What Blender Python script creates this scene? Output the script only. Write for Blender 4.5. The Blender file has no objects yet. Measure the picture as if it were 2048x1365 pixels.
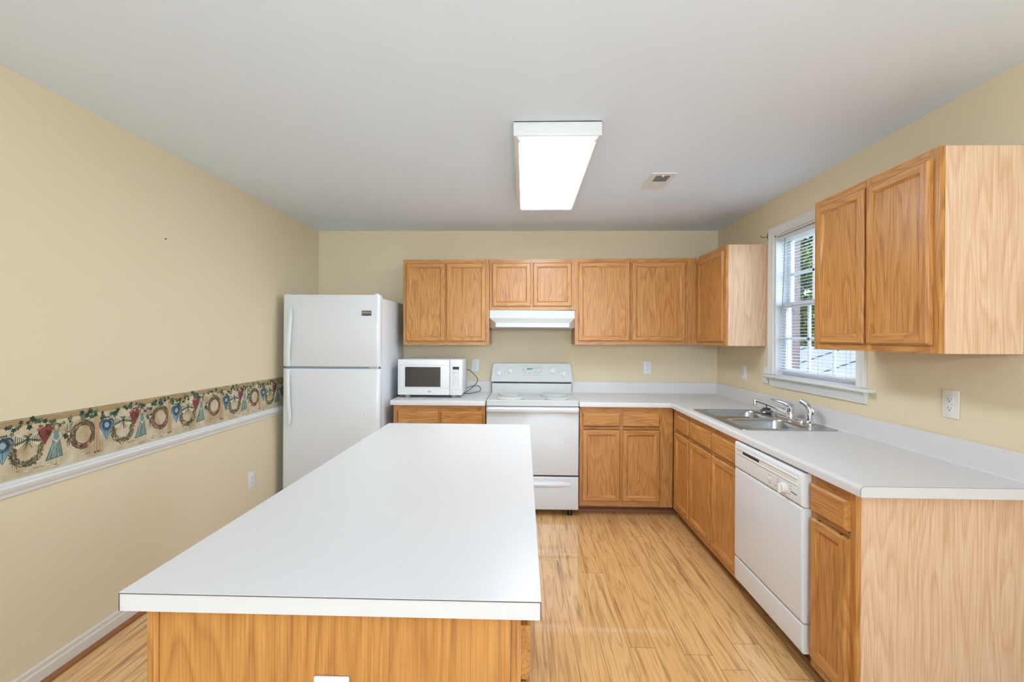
import bpy, bmesh, math, random
from mathutils import Vector, Matrix
R = math.radians
S = bpy.context.scene
C = S.collection

# ------------------------------------------------------------------ camera, world, lights, exposure
XL, XR, D, H = -1.9808, 1.8147, 4.2501, 2.4565          # left wall, right wall, back wall, ceiling
REAR = -6.0                                             # wall behind the photographer
CT = 0.924                                              # counter top height
cam_d = bpy.data.cameras.new('camera')
cam_d.sensor_width = 36.0
cam_d.lens = 894.3256 / 2048 * 36.0
cam_d.shift_y = (677.18 - 682.5) / 2048
cam_d.clip_start = 0.02
cam = bpy.data.objects.new('camera', cam_d)
C.objects.link(cam)
cam.matrix_world = Matrix.Translation((0, 0, 1.4342)) @ Matrix.Rotation(0.0272, 4, 'Z') @ Matrix.Rotation(R(90), 4, 'X') @ Matrix.Rotation(0.0059, 4, 'Z')
S.camera = cam

world = bpy.data.worlds.new('sky')
S.world = world
world.use_nodes = True
wn = world.node_tree
bg = wn.nodes['Background']
sky = wn.nodes.new('ShaderNodeTexSky')
sky.sky_type = 'NISHITA'
sky.sun_disc = False
sky.sun_elevation = R(48)
sky.sun_rotation = R(-25)
wn.links.new(sky.outputs[0], bg.inputs[0])
bg.inputs[1].default_value = 0.40

sun_d = bpy.data.lights.new('sun', 'SUN')
sun_d.energy = 5.5
sun_d.angle = R(0.6)
sun_d.color = (1.0, 0.95, 0.86)
sun = bpy.data.objects.new('sun', sun_d)
C.objects.link(sun)
sun.rotation_euler = Vector((0.30, -0.45, -0.85)).to_track_quat('-Z', 'Y').to_euler()
sun.location = (0, 8, 9)

def area(name, loc, direction, sx, sy, power, col):
    l = bpy.data.lights.new(name, 'AREA')
    l.shape = 'RECTANGLE'; l.size = sx; l.size_y = sy; l.energy = power; l.color = col
    o = bpy.data.objects.new(name, l); C.objects.link(o)
    o.location = loc
    o.rotation_euler = Vector(direction).to_track_quat('-Z', 'Y').to_euler()
    return o
# daylight through the patio opening and the wide windows of the room behind the photographer
DAY = (0.785, 0.955, 1.16)
P_PATIO, P_REAR, P_SIDE, P_FILL, P_KITCHEN, P_FIX = 66, 22, 52, 58, 96, 20.0
area('patio_daylight', (-0.62, REAR + 0.03, 1.12), (0, 1, 0.30), 1.9, 2.0, P_PATIO, DAY)
area('rear_window_daylight', (1.10, REAR + 0.03, 1.50), (0, 1, 0.25), 1.0, 1.15, P_REAR, DAY)
area('side_window_daylight', (XR - 0.03, -3.65, 1.50), (-1, 0.35, 0.40), 1.5, 1.15, P_SIDE, DAY)
area('added_fill_uplight', (0.3, -1.1, 1.75), (0, 0.7, 1), 0.4, 0.4, P_FILL, (0.81, 0.97, 1.18))  # added unseen fill aimed up at the ceiling, no lamp stands here
# open sky in front of the kitchen window
area('kitchen_window_skylight', (XR + 1.25, 2.75, 2.15), (-1, 0.05, -0.36), 1.7, 1.7, P_KITCHEN, DAY)

S.view_settings.view_transform = 'Standard'
S.view_settings.look = 'None'
S.view_settings.exposure = 0.06
S.view_settings.gamma = 1.0
S.view_settings.use_curve_mapping = False

# ------------------------------------------------------------------ materials
def lin(r, g, b):
    f = lambda c: (c / 255) / 12.92 if c <= 10 else ((c / 255 + 0.055) / 1.055) ** 2.4
    return (f(r), f(g), f(b), 1.0)

def mat(name, col, rough=0.5, metal=0.0, coat=0.0, spec=0.5, emit=None, bump=None, trans=0.0, noise=None):
    m = bpy.data.materials.new(name); m.use_nodes = True
    nt = m.node_tree; b = nt.nodes['Principled BSDF']
    b.inputs['Base Color'].default_value = col
    b.inputs['Roughness'].default_value = rough
    b.inputs['Metallic'].default_value = metal
    b.inputs['Coat Weight'].default_value = coat
    b.inputs['Coat Roughness'].default_value = 0.12
    b.inputs['Specular IOR Level'].default_value = spec
    b.inputs['Transmission Weight'].default_value = trans
    if emit:
        b.inputs['Emission Color'].default_value = emit[0]; b.inputs['Emission Strength'].default_value = emit[1]
    if bump or noise:
        tc = nt.nodes.new('ShaderNodeTexCoord')
        n = nt.nodes.new('ShaderNodeTexNoise')
        nt.links.new(tc.outputs['Object'], n.inputs['Vector'])
        if bump:
            n.inputs['Scale'].default_value = bump[0]; n.inputs['Detail'].default_value = 3
            bp = nt.nodes.new('ShaderNodeBump'); bp.inputs['Strength'].default_value = bump[1]; bp.inputs['Distance'].default_value = 0.002
            nt.links.new(n.outputs['Fac'], bp.inputs['Height']); nt.links.new(bp.outputs[0], b.inputs['Normal'])
        if noise:
            n2 = nt.nodes.new('ShaderNodeTexNoise'); n2.inputs['Scale'].default_value = noise[0]; n2.inputs['Detail'].default_value = 4
            nt.links.new(tc.outputs['Object'], n2.inputs['Vector'])
            rp = nt.nodes.new('ShaderNodeValToRGB')
            rp.color_ramp.elements[0].position = 0.3; rp.color_ramp.elements[1].position = 0.7
            rp.color_ramp.elements[0].color = col; rp.color_ramp.elements[1].color = noise[1]
            nt.links.new(n2.outputs['Fac'], rp.inputs['Fac']); nt.links.new(rp.outputs['Color'], b.inputs['Base Color'])
    return m

def oak(name, axis, light, mid, dark, rough=0.38, freq=1.0):
    """wood whose figure is the contour lines of a noise stretched along the grain axis"""
    m = bpy.data.materials.new(name); m.use_nodes = True
    nt = m.node_tree; N = nt.nodes; L = nt.links; b = N['Principled BSDF']
    tc = N.new('ShaderNodeTexCoord'); oi = N.new('ShaderNodeObjectInfo')
    off = N.new('ShaderNodeVectorMath'); off.operation = 'SCALE'; off.inputs[0].default_value = (17.3, 9.1, 23.7)
    L.new(oi.outputs['Random'], off.inputs['Scale'])
    add = N.new('ShaderNodeVectorMath'); add.operation = 'ADD'
    L.new(tc.outputs['Object'], add.inputs[0]); L.new(off.outputs[0], add.inputs[1])
    def mapped(across, along):
        mp = N.new('ShaderNodeMapping'); s = [across] * 3; s['xyz'.index(axis)] = along
        mp.inputs['Scale'].default_value = s
        L.new(add.outputs[0], mp.inputs['Vector']); return mp
    n1 = N.new('ShaderNodeTexNoise'); n1.inputs['Scale'].default_value = 1.0; n1.inputs['Detail'].default_value = 2.0; n1.inputs['Roughness'].default_value = 0.45
    L.new(mapped(7.5 * freq, 0.85 * freq).outputs[0], n1.inputs['Vector'])
    mul = N.new('ShaderNodeMath'); mul.operation = 'MULTIPLY'; mul.inputs[1].default_value = 17.0
    L.new(n1.outputs['Fac'], mul.inputs[0])
    fr = N.new('ShaderNodeMath'); fr.operation = 'FRACT'; L.new(mul.outputs[0], fr.inputs[0])
    r1 = N.new('ShaderNodeValToRGB'); e = r1.color_ramp.elements
    e[0].position = 0.0; e[0].color = (0.75, 0.75, 0.75, 1); e[1].position = 1.0; e[1].color = (0.6, 0.6, 0.6, 1)
    x = e.new(0.28); x.color = (0.0, 0.0, 0.0, 1)
    x = e.new(0.72); x.color = (0.25, 0.25, 0.25, 1)
    L.new(fr.outputs[0], r1.inputs['Fac'])
    n2 = N.new('ShaderNodeTexNoise'); n2.inputs['Scale'].default_value = 1.0; n2.inputs['Detail'].default_value = 3.0
    L.new(mapped(260, 5).outputs[0], n2.inputs['Vector'])
    r2 = N.new('ShaderNodeValToRGB'); r2.color_ramp.elements[0].position = 0.42; r2.color_ramp.elements[1].position = 0.66
    L.new(n2.outputs['Fac'], r2.inputs['Fac'])
    n3 = N.new('ShaderNodeTexNoise'); n3.inputs['Scale'].default_value = 1.0; n3.inputs['Detail'].default_value = 2.0
    L.new(mapped(5, 0.7).outputs[0], n3.inputs['Vector'])
    m1 = N.new('ShaderNodeMix'); m1.data_type = 'RGBA'; m1.inputs[6].default_value = light; m1.inputs[7].default_value = mid
    L.new(n3.outputs['Fac'], m1.inputs[0])
    pr = N.new('ShaderNodeMath'); pr.operation = 'MULTIPLY'; pr.inputs[1].default_value = 0.50
    pa = N.new('ShaderNodeMath'); pa.operation = 'ADD'
    ps = N.new('ShaderNodeMath'); ps.operation = 'MULTIPLY'; ps.inputs[1].default_value = 0.66
    L.new(r2.outputs['Color'], pr.inputs[0]); L.new(r1.outputs['Color'], ps.inputs[0])
    L.new(pr.outputs[0], pa.inputs[0]); L.new(ps.outputs[0], pa.inputs[1]); pa.use_clamp = True
    m2 = N.new('ShaderNodeMix'); m2.data_type = 'RGBA'; m2.inputs[7].default_value = dark
    L.new(pa.outputs[0], m2.inputs[0]); L.new(m1.outputs[2], m2.inputs[6])
    L.new(m2.outputs[2], b.inputs['Base Color'])
    b.inputs['Roughness'].default_value = rough
    b.inputs['Coat Weight'].default_value = 0.12; b.inputs['Coat Roughness'].default_value = 0.2
    return m

OAK_L, OAK_M, OAK_D = lin(215, 158, 91), lin(204, 142, 69), lin(150, 88, 36)
oakZ = oak('honey_oak_upright', 'z', OAK_L, OAK_M, OAK_D)
oakX = oak('honey_oak_level', 'x', OAK_L, OAK_M, OAK_D)
oakY = oak('honey_oak_lengthwise', 'y', OAK_L, OAK_M, OAK_D)
panelZ = oak('pale_oak_veneer', 'z', lin(236, 205, 173), lin(231, 196, 160), lin(204, 158, 116), freq=0.9)
islandZ = oak('amber_oak_veneer', 'z', lin(214, 156, 84), lin(200, 138, 68), lin(160, 98, 44), freq=0.6)

def floor_mat():
    m = bpy.data.materials.new('laminate_planks'); m.use_nodes = True
    nt = m.node_tree; N = nt.nodes; L = nt.links; b = N['Principled BSDF']
    tc = N.new('ShaderNodeTexCoord'); sp = N.new('ShaderNodeSeparateXYZ'); L.new(tc.outputs['Object'], sp.inputs[0])
    def M(op, a, bb=None):
        n = N.new('ShaderNodeMath'); n.operation = op
        for i, v in enumerate((a, bb)):
            if v is None: continue
            if isinstance(v, (int, float)): n.inputs[i].default_value = v
            else: L.new(v, n.inputs[i])
        return n.outputs[0]
    PW, PL = 0.124, 1.21
    px = M('DIVIDE', M('ADD', sp.outputs['X'], 0.045), PW)
    ix = M('FLOOR', px); fx = M('FRACT', px)
    wn1 = N.new('ShaderNodeTexWhiteNoise'); wn1.noise_dimensions = '1D'; L.new(ix, wn1.inputs['W'])
    py = M('ADD', M('DIVIDE', sp.outputs['Y'], PL), wn1.outputs['Value'])
    iy = M('FLOOR', py); fy = M('FRACT', py)
    cv = N.new('ShaderNodeCombineXYZ'); L.new(ix, cv.inputs[0]); L.new(iy, cv.inputs[1])
    wn2 = N.new('ShaderNodeTexWhiteNoise'); wn2.noise_dimensions = '2D'; L.new(cv.outputs[0], wn2.inputs['Vector'])
    co = N.new('ShaderNodeCombineXYZ')
    L.new(M('ADD', M('MULTIPLY', sp.outputs['X'], 13.0), M('MULTIPLY', wn2.outputs['Value'], 71.0)), co.inputs[0])
    L.new(M('MULTIPLY', sp.outputs['Y'], 0.95), co.inputs[1]); L.new(M('MULTIPLY', wn2.outputs['Value'], 33.0), co.inputs[2])
    n1 = N.new('ShaderNodeTexNoise'); n1.inputs['Scale'].default_value = 1.0; n1.inputs['Detail'].default_value = 2.5; L.new(co.outputs[0], n1.inputs['Vector'])
    fr = M('FRACT', M('MULTIPLY', n1.outputs['Fac'], 10.0))
    r1 = N.new('ShaderNodeValToRGB'); e = r1.color_ramp.elements
    e[0].position = 0; e[0].color = (0.85, 0.85, 0.85, 1); e[1].position = 1.0; e[1].color = (0.62, 0.62, 0.62, 1)
    x = e.new(0.22); x.color = (0.15, 0.15, 0.15, 1); x = e.new(0.7); x.color = (0.05, 0.05, 0.05, 1)
    L.new(fr, r1.inputs['Fac'])
    co2 = N.new('ShaderNodeCombineXYZ')
    L.new(M('MULTIPLY', sp.outputs['X'], 120.0), co2.inputs[0]); L.new(M('MULTIPLY', sp.outputs['Y'], 3.0), co2.inputs[1])
    n2 = N.new('ShaderNodeTexNoise'); n2.inputs['Scale'].default_value = 1.0; n2.inputs['Detail'].default_value = 3; L.new(co2.outputs[0], n2.inputs['Vector'])
    co3 = N.new('ShaderNodeCombineXYZ')
    L.new(M('ADD', M('MULTIPLY', sp.outputs['X'], 34.0), M('MULTIPLY', wn2.outputs['Value'], 50.0)), co3.inputs[0]); L.new(M('MULTIPLY', sp.outputs['Y'], 1.5), co3.inputs[1])
    n3 = N.new('ShaderNodeTexNoise'); n3.inputs['Scale'].default_value = 1.0; n3.inputs['Detail'].default_value = 2; L.new(co3.outputs[0], n3.inputs['Vector'])
    r3 = N.new('ShaderNodeValToRGB'); r3.color_ramp.elements[0].position = 0.52; r3.color_ramp.elements[1].position = 0.72; L.new(n3.outputs['Fac'], r3.inputs['Fac'])
    base = N.new('ShaderNodeMix'); base.data_type = 'RGBA'
    base.inputs[6].default_value = lin(250, 205, 140); base.inputs[7].default_value = lin(240, 188, 120); L.new(wn2.outputs['Value'], base.inputs[0])
    g = N.new('ShaderNodeMix'); g.data_type = 'RGBA'; g.inputs[7].default_value = lin(150, 88, 40)
    fac = M('ADD', M('MULTIPLY', r1.outputs['Color'], 0.50), M('MULTIPLY', M('SUBTRACT', n2.outputs['Fac'], 0.4), 0.35))
    fac = M('ADD', fac, M('MULTIPLY', r3.outputs['Color'], 0.55))
    cl = N.new('ShaderNodeClamp'); L.new(fac, cl.inputs[0])
    L.new(cl.outputs[0], g.inputs[0]); L.new(base.outputs[2], g.inputs[6])
    ex = M('MINIMUM', fx, M('SUBTRACT', 1.0, fx)); ey = M('MINIMUM', fy, M('SUBTRACT', 1.0, fy))
    j = M('MAXIMUM', M('LESS_THAN', ex, 0.011), M('LESS_THAN', ey, 0.0011))
    jm = N.new('ShaderNodeMix'); jm.data_type = 'RGBA'; jm.inputs[7].default_value = lin(120, 80, 46)
    L.new(M('MULTIPLY', j, 0.75), jm.inputs[0]); L.new(g.outputs[2], jm.inputs[6])
    L.new(jm.outputs[2], b.inputs['Base Color'])
    b.inputs['Roughness'].default_value = 0.30
    b.inputs['Coat Weight'].default_value = 1.0; b.inputs['Coat Roughness'].default_value = 0.035; b.inputs['Coat IOR'].default_value = 1.65
    return m

wall_m = mat('tan_wall_paint', lin(227, 211, 178), 0.75, spec=0.25, bump=(260, 0.05))
ceil_m = mat('white_ceiling_paint', lin(231, 240, 249), 0.9, spec=0.1)
trim_m = mat('white_trim_paint', lin(226, 226, 220), 0.4)
base_m = mat('cream_trim_paint', lin(222, 214, 198), 0.45)
floor_m = floor_mat()
shoe_m = mat('brown_shoe_moulding', lin(150, 96, 56), 0.5)
lam_m = mat('white_laminate', lin(218, 215, 211), 0.32)
seam_m = mat('dark_laminate_seam', lin(96, 84, 80), 0.6)
appl_m = mat('white_enamel', lin(226, 228, 228), 0.22, coat=0.3)
pebble_m = mat('white_pebbled_steel', lin(222, 225, 225), 0.38, bump=(900, 0.12))
white_pl = mat('white_plastic', lin(230, 230, 228), 0.35)
offw_pl = mat('ivory_plastic', lin(228, 224, 212), 0.35)
cooktop_m = mat('porcelain_enamel', lin(208, 209, 203), 0.42, spec=0.35)
black_m = mat('black_plastic', lin(28, 28, 30), 0.4)
dark_m = mat('dark_gap', lin(40, 36, 34), 0.8)
grey_m = mat('grey_plastic', lin(150, 155, 158), 0.5)
glassblk = mat('smoked_door_glass', lin(34, 35, 38), 0.06, coat=1.0)
lcd_m = mat('lcd_black', lin(34, 34, 36), 0.15)
teal_m = mat('teal_display', lin(20, 120, 150), 0.25)
print_m = mat('grey_print', lin(150, 152, 154), 0.6)
dprint_m = mat('dark_print', lin(92, 94, 96), 0.6)
chrome_m = mat('chrome', lin(225, 228, 230), 0.07, metal=1.0)
steel_m = mat('brushed_stainless', lin(176, 180, 182), 0.26, metal=1.0)
gasket_m = mat('grey_gasket', lin(150, 164, 172), 0.6)
cord_m = mat('grey_cord', lin(96, 108, 106), 0.5)
badge_m = mat('bronze_badge', lin(128, 122, 114), 0.35, metal=0.6)
badged_m = mat('badge_dark_strip', lin(58, 54, 48), 0.4, metal=0.4)
silver_m = mat('silver_lettering', lin(212, 210, 202), 0.35, metal=0.5)
brass_m = mat('aged_brass', lin(150, 120, 72), 0.4, metal=0.8)
lens_m = mat('white_acrylic_lens', lin(232, 232, 226), 0.35, emit=((0.89, 0.995, 1.14, 1), P_FIX))
acry_m = mat('white_acrylic', lin(230, 230, 226), 0.35)
blind_m = mat('white_blind_slat', lin(226, 228, 232), 0.45)
vinyl_m = mat('white_window_vinyl', lin(228, 230, 232), 0.4)
ventd_m = mat('vent_interior', lin(178, 178, 176), 0.8)
kick_m = mat('toe_kick_brown', lin(120, 74, 46), 0.6)

glass_m = bpy.data.materials.new('window_glass'); glass_m.use_nodes = True
_n = glass_m.node_tree; _b = _n.nodes['Principled BSDF']; _o = _n.nodes['Material Output']
_t = _n.nodes.new('ShaderNodeBsdfTransparent'); _g = _n.nodes.new('ShaderNodeBsdfGlossy'); _g.inputs['Roughness'].default_value = 0.02
_w = _n.nodes.new('ShaderNodeLayerWeight'); _p = _n.nodes.new('ShaderNodeMath'); _p.operation = 'POWER'; _p.inputs[1].default_value = 4.0; _f = _n.nodes.new('ShaderNodeMath'); _f.operation = 'MULTIPLY_ADD'; _f.inputs[1].default_value = 0.5; _f.inputs[2].default_value = 0.03; _n.links.new(_w.outputs['Facing'], _p.inputs[0]); _n.links.new(_p.outputs[0], _f.inputs[0]); _mx = _n.nodes.new('ShaderNodeMixShader')
_n.links.new(_f.outputs[0], _mx.inputs[0]); _n.links.new(_t.outputs[0], _mx.inputs[1]); _n.links.new(_g.outputs[0], _mx.inputs[2]); _n.links.new(_mx.outputs[0], _o.inputs[0])

# ------------------------------------------------------------------ mesh helpers
def BACK(yf):  return lambda u, z, w=0.0: Vector((u, yf - w, z))      # faces towards -y, u along x
def RIGHT(xf): return lambda u, z, w=0.0: Vector((xf - w, u, z))      # faces towards -x, u along y
def LEFT(xf):  return lambda u, z, w=0.0: Vector((xf + w, u, z))      # faces towards +x, u along y

class MB:
    def __init__(self): self.v = []; self.f = []; self.m = []; self.mats = []
    def mi(self, m):
        if m not in self.mats: self.mats.append(m)
        return self.mats.index(m)
    def add(self, verts, faces, m):
        o = len(self.v); k = self.mi(m)
        self.v += [Vector(p) for p in verts]
        for f in faces: self.f.append([i + o for i in f]); self.m.append(k)
        return self
    def addbm(self, bm, m):
        bm.verts.index_update()
        self.add([v.co.copy() for v in bm.verts], [[v.index for v in f.verts] for f in bm.faces], m); bm.free(); return self
    def box(self, x0, x1, y0, y1, z0, z1, m, r=0.0, seg=2, only=None):
        bm = bmesh.new(); bmesh.ops.create_cube(bm, size=1.0)
        for v in bm.verts:
            v.co = Vector((x0 + (x1 - x0) * (v.co.x + .5), y0 + (y1 - y0) * (v.co.y + .5), z0 + (z1 - z0) * (v.co.z + .5)))
        if r > 0:
            ed = [e for e in bm.edges if only is None or only(e)]
            bmesh.ops.bevel(bm, geom=ed, offset=r, segments=seg, profile=0.5, affect='EDGES', clamp_overlap=True)
        return self.addbm(bm, m)
    def fbox(self, P, u0, u1, z0, z1, w0, w1, m, r=0.0, seg=2):
        a, b = P(u0, z0, w0), P(u1, z1, w1)
        return self.box(min(a.x, b.x), max(a.x, b.x), min(a.y, b.y), max(a.y, b.y), min(a.z, b.z), max(a.z, b.z), m, r, seg)
    def prism(self, prof, rings, m, cap=True):
        """prof: closed list of 2-tuples; rings: list of functions mapping (a,b) -> point"""
        n = len(prof); vs = []; fs = []
        for g in rings: vs += [g(a, b) for a, b in prof]
        for k in range(len(rings) - 1):
            for i in range(n):
                j = (i + 1) % n
                fs.append([k * n + i, k * n + j, (k + 1) * n + j, (k + 1) * n + i])
        if cap:
            fs.append(list(range(n))[::-1]); fs.append([(len(rings) - 1) * n + i for i in range(n)])
        return self.add(vs, fs, m)
    def cyl(self, p0, p1, r0, m, r1=None, seg=20, cap=True):
        p0, p1 = Vector(p0), Vector(p1); r1 = r0 if r1 is None else r1
        d = (p1 - p0).normalized(); a = d.orthogonal().normalized(); b = d.cross(a)
        vs = []
        for p, r in ((p0, r0), (p1, r1)):
            vs += [p + a * (r * math.cos(2 * math.pi * i / seg)) + b * (r * math.sin(2 * math.pi * i / seg)) for i in range(seg)]
        fs = [[i, (i + 1) % seg, seg + (i + 1) % seg, seg + i] for i in range(seg)]
        if cap: fs += [list(range(seg))[::-1], [seg + i for i in range(seg)]]
        return self.add(vs, fs, m)
    def tube(self, pts, r, m, seg=10, smooth=4, flat=1.0):
        pts = [Vector(p) for p in pts]; rad = r if isinstance(r, (list, tuple)) else [r] * len(pts)
        if smooth > 1 and len(pts) > 2:
            q = []; rr = []
            for i in range(len(pts) - 1):
                p0, p1, p2, p3 = pts[max(i - 1, 0)], pts[i], pts[i + 1], pts[min(i + 2, len(pts) - 1)]
                for k in range(smooth):
                    t = k / smooth
                    q.append(0.5 * ((2 * p1) + (p2 - p0) * t + (2 * p0 - 5 * p1 + 4 * p2 - p3) * t * t + (3 * p1 - p0 - 3 * p2 + p3) * t ** 3))
                    rr.append(rad[i] * (1 - t) + rad[i + 1] * t)
            q.append(pts[-1]); rr.append(rad[-1]); pts, rad = q, rr
        vs = []; fs = []; a = None
        for i, p in enumerate(pts):
            d = (pts[min(i + 1, len(pts) - 1)] - pts[max(i - 1, 0)]).normalized()
            if a is None: a = d.orthogonal().normalized()
            a = (a - d * a.dot(d)).normalized(); b = d.cross(a)
            vs += [p + a * (rad[i] * math.cos(2 * math.pi * k / seg)) + b * (rad[i] * flat * math.sin(2 * math.pi * k / seg)) for k in range(seg)]
        for i in range(len(pts) - 1):
            for k in range(seg):
                j = (k + 1) % seg
                fs.append([i * seg + k, i * seg + j, (i + 1) * seg + j, (i + 1) * seg + k])
        fs += [list(range(seg))[::-1], [(len(pts) - 1) * seg + k for k in range(seg)]]
        return self.add(vs, fs, m)
    def lathe(self, c, prof, m, seg=28, axis=None):
        """prof: (radius, height) list around an axis through c"""
        c = Vector(c); d = Vector(axis or (0, 0, 1)).normalized(); a = d.orthogonal().normalized(); b = d.cross(a)
        vs = []; fs = []
        for r, h in prof:
            vs += [c + d * h + a * (r * math.cos(2 * math.pi * k / seg)) + b * (r * math.sin(2 * math.pi * k / seg)) for k in range(seg)]
        for i in range(len(prof) - 1):
            for k in range(seg):
                j = (k + 1) % seg
                fs.append([i * seg + k, i * seg + j, (i + 1) * seg + j, (i + 1) * seg + k])
        fs += [list(range(seg))[::-1], [(len(prof) - 1) * seg + k for k in range(seg)]]
        return self.add(vs, fs, m)
    def poly(self, pts, m): return self.add(pts, [list(range(len(pts)))], m)
    def build(self, name, parent=None, recalc=True, smooth=True, **props):
        root = parent
        while root is not None and root.parent is not None: root = root.parent
        o0 = root.location.copy() if root is not None else Vector((0, 0, 0))
        me = bpy.data.meshes.new(name)
        if root is None:                                   # origin of a lone mesh at the middle of its base
            lo = Vector([min(v[i] for v in self.v) for i in range(3)]); hi = Vector([max(v[i] for v in self.v) for i in range(3)])
            o0 = Vector(((lo.x + hi.x) / 2, (lo.y + hi.y) / 2, lo.z))
        me.from_pydata([v - o0 for v in self.v], [], self.f)
        for m in self.mats: me.materials.append(m)
        for p, k in zip(me.polygons, self.m): p.material_index = k
        if recalc:
            bm = bmesh.new(); bm.from_mesh(me); bmesh.ops.recalc_face_normals(bm, faces=bm.faces); bm.to_mesh(me); bm.free()
        if smooth:
            me.shade_smooth(); me.set_sharp_from_angle(angle=R(32))
        me.update()
        o = bpy.data.objects.new(name, me); C.objects.link(o)
        if root is None: o.location = o0
        else: o.parent = parent
        for k, v in props.items(): o[k] = v
        return o

def thing(name, label, cat, loc, group=None):
    o = bpy.data.objects.new(name, None); C.objects.link(o); o.location = loc; o.empty_display_size = 0.05
    o['label'] = label; o['category'] = cat
    if group: o['group'] = group
    return o
def struct(o):
    o['kind'] = 'structure'; return o
def lone(o, label, cat, group=None):
    o['label'] = label; o['category'] = cat
    if group: o['group'] = group
    return o
def copy_tree(o, loc=None, rotz=0.0, label=None, parent=None):
    c = o.copy(); C.objects.link(c)
    if parent is not None: c.parent = parent
    if loc is not None: c.location = loc; c.rotation_euler = (0, 0, rotz)
    if label: c['label'] = label
    for ch in list(o.children): copy_tree(ch, parent=c)
    return c

def text(name, s, size, m, parent, P, u, z, w, mirror=1.0, align='CENTER', ext=0.0003, **props):
    cu = bpy.data.curves.new(name + '_curve', 'FONT'); cu.body = s; cu.size = size; cu.align_x = align; cu.align_y = 'CENTER'; cu.extrude = ext
    t = bpy.data.objects.new(name + '_curve', cu); C.objects.link(t)
    bpy.context.view_layer.update()
    me = bpy.data.meshes.new_from_object(t.evaluated_get(bpy.context.evaluated_depsgraph_get()))
    vs = [P(u + v.co.x * mirror, z + v.co.y, w + v.co.z) for v in me.vertices]
    fs = [list(p.vertices) for p in me.polygons]
    bpy.data.objects.remove(t); bpy.data.curves.remove(cu); bpy.data.meshes.remove(me)
    return MB().add(vs, fs, m).build(name, parent, smooth=False, **props)

# ------------------------------------------------------------------ the room
WT = 0.12                                              # wall thickness
WIN_Y0, WIN_Y1, WIN_Z0, WIN_Z1 = 2.481, 3.293, 1.172, 2.19
struct(MB().box(XL - WT, XR + WT, REAR - WT, D + WT, -0.06, 0, floor_m).build('floor'))
struct(MB().box(XL - WT, XR + 0.35, REAR - 0.35, D + 0.3, H, H + 0.2, ceil_m).build('ceiling'))
struct(MB().box(XL - WT, XL, REAR - WT, D + WT, 0, H, wall_m).build('wall_left'))
struct(MB().box(XL, XR, D, D + WT, 0, H, wall_m).build('wall_back'))
def holed_wall(u0, u1, z0, z1, holes, put):
    us = sorted({u0, u1, *[h[0] for h in holes], *[h[1] for h in holes]})
    for a, b in zip(us, us[1:]):
        hs = sorted([h for h in holes if h[0] <= a and h[1] >= b], key=lambda h: h[2])
        z = z0
        for h in hs:
            if h[2] > z: put(a, b, z, h[2])
            z = h[3]
        if z < z1: put(a, b, z, z1)
w = MB(); holed_wall(REAR - WT, D + WT, 0, H, [(WIN_Y0, WIN_Y1, WIN_Z0, WIN_Z1), (-4.45, -2.85, 0.90, 2.10)], lambda a, b, c, d: w.box(XR, XR + WT, a, b, c, d, wall_m))
struct(w.build('wall_right'))
PAT = (-1.62, 0.38, 0.0, 2.08); RWN = (0.58, 1.62, 0.90, 2.08)
w = MB(); holed_wall(XL, XR, 0, H, [PAT, RWN], lambda a, b, c, d: w.box(a, b, REAR - WT, REAR, c, d, wall_m))
struct(w.build('wall_rear'))
brick_m = bpy.data.materials.new('pinkish_brick'); brick_m.use_nodes = True
_n = brick_m.node_tree; _b = _n.nodes['Principled BSDF']; _k = _n.nodes.new('ShaderNodeTexBrick'); _c = _n.nodes.new('ShaderNodeTexCoord'); _mp = _n.nodes.new('ShaderNodeMapping')
_mp.inputs['Rotation'].default_value = (R(90), 0, 0); _mp.inputs['Scale'].default_value = (1, 1, 1)
_k.inputs['Scale'].default_value = 4.5; _k.inputs['Color1'].default_value = lin(128, 108, 104); _k.inputs['Color2'].default_value = lin(122, 102, 98); _k.inputs['Mortar'].default_value = lin(136, 122, 118)
_n.links.new(_c.outputs['Object'], _mp.inputs[0]); _n.links.new(_mp.outputs[0], _k.inputs['Vector']); _n.links.new(_k.outputs['Color'], _b.inputs['Base Color']); _b.inputs['Roughness'].default_value = 0.9
w = MB(); holed_wall(0.6, D + WT, -0.4, H, [(WIN_Y0 + 0.02, WIN_Y1 - 0.02, WIN_Z0 + 0.01, WIN_Z1 - 0.02)], lambda a, b, c, d: w.box(XR + WT, XR + WT + 0.05, a, b, c, d, brick_m))
struct(w.build('wall_exterior'))

# patio door and rear window of the wall behind the photographer
def plain_window(name, x0, x1, z0, z1, n):
    e = bpy.data.objects.new(name, None); C.objects.link(e); e.location = ((x0 + x1) / 2, REAR - 0.06, z0); struct(e)
    f = MB()
    for a, b in ((x0, x0 + .05), (x1 - .05, x1)): f.box(a, b, REAR - .09, REAR - .03, z0, z1, trim_m)
    f.box(x0, x1, REAR - .09, REAR - .03, z1 - .05, z1, trim_m).box(x0, x1, REAR - .09, REAR - .03, z0, z0 + .05, trim_m)
    for k in range(1, n):
        c = x0 + (x1 - x0) * k / n; f.box(c - .04, c + .04, REAR - .09, REAR - .03, z0, z1, trim_m)
    f.build('window_frame', e)
    MB().box(x0 + .05, x1 - .05, REAR - .063, REAR - .057, z0 + .05, z1 - .05, glass_m).build('glass_pane', e)
plain_window('door_1', *PAT, 2)
plain_window('window_2', *RWN, 2)
sw_ = bpy.data.objects.new('window_3', None); C.objects.link(sw_); sw_.location = (XR + .06, -3.65, .90); struct(sw_)
w = MB()
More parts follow.
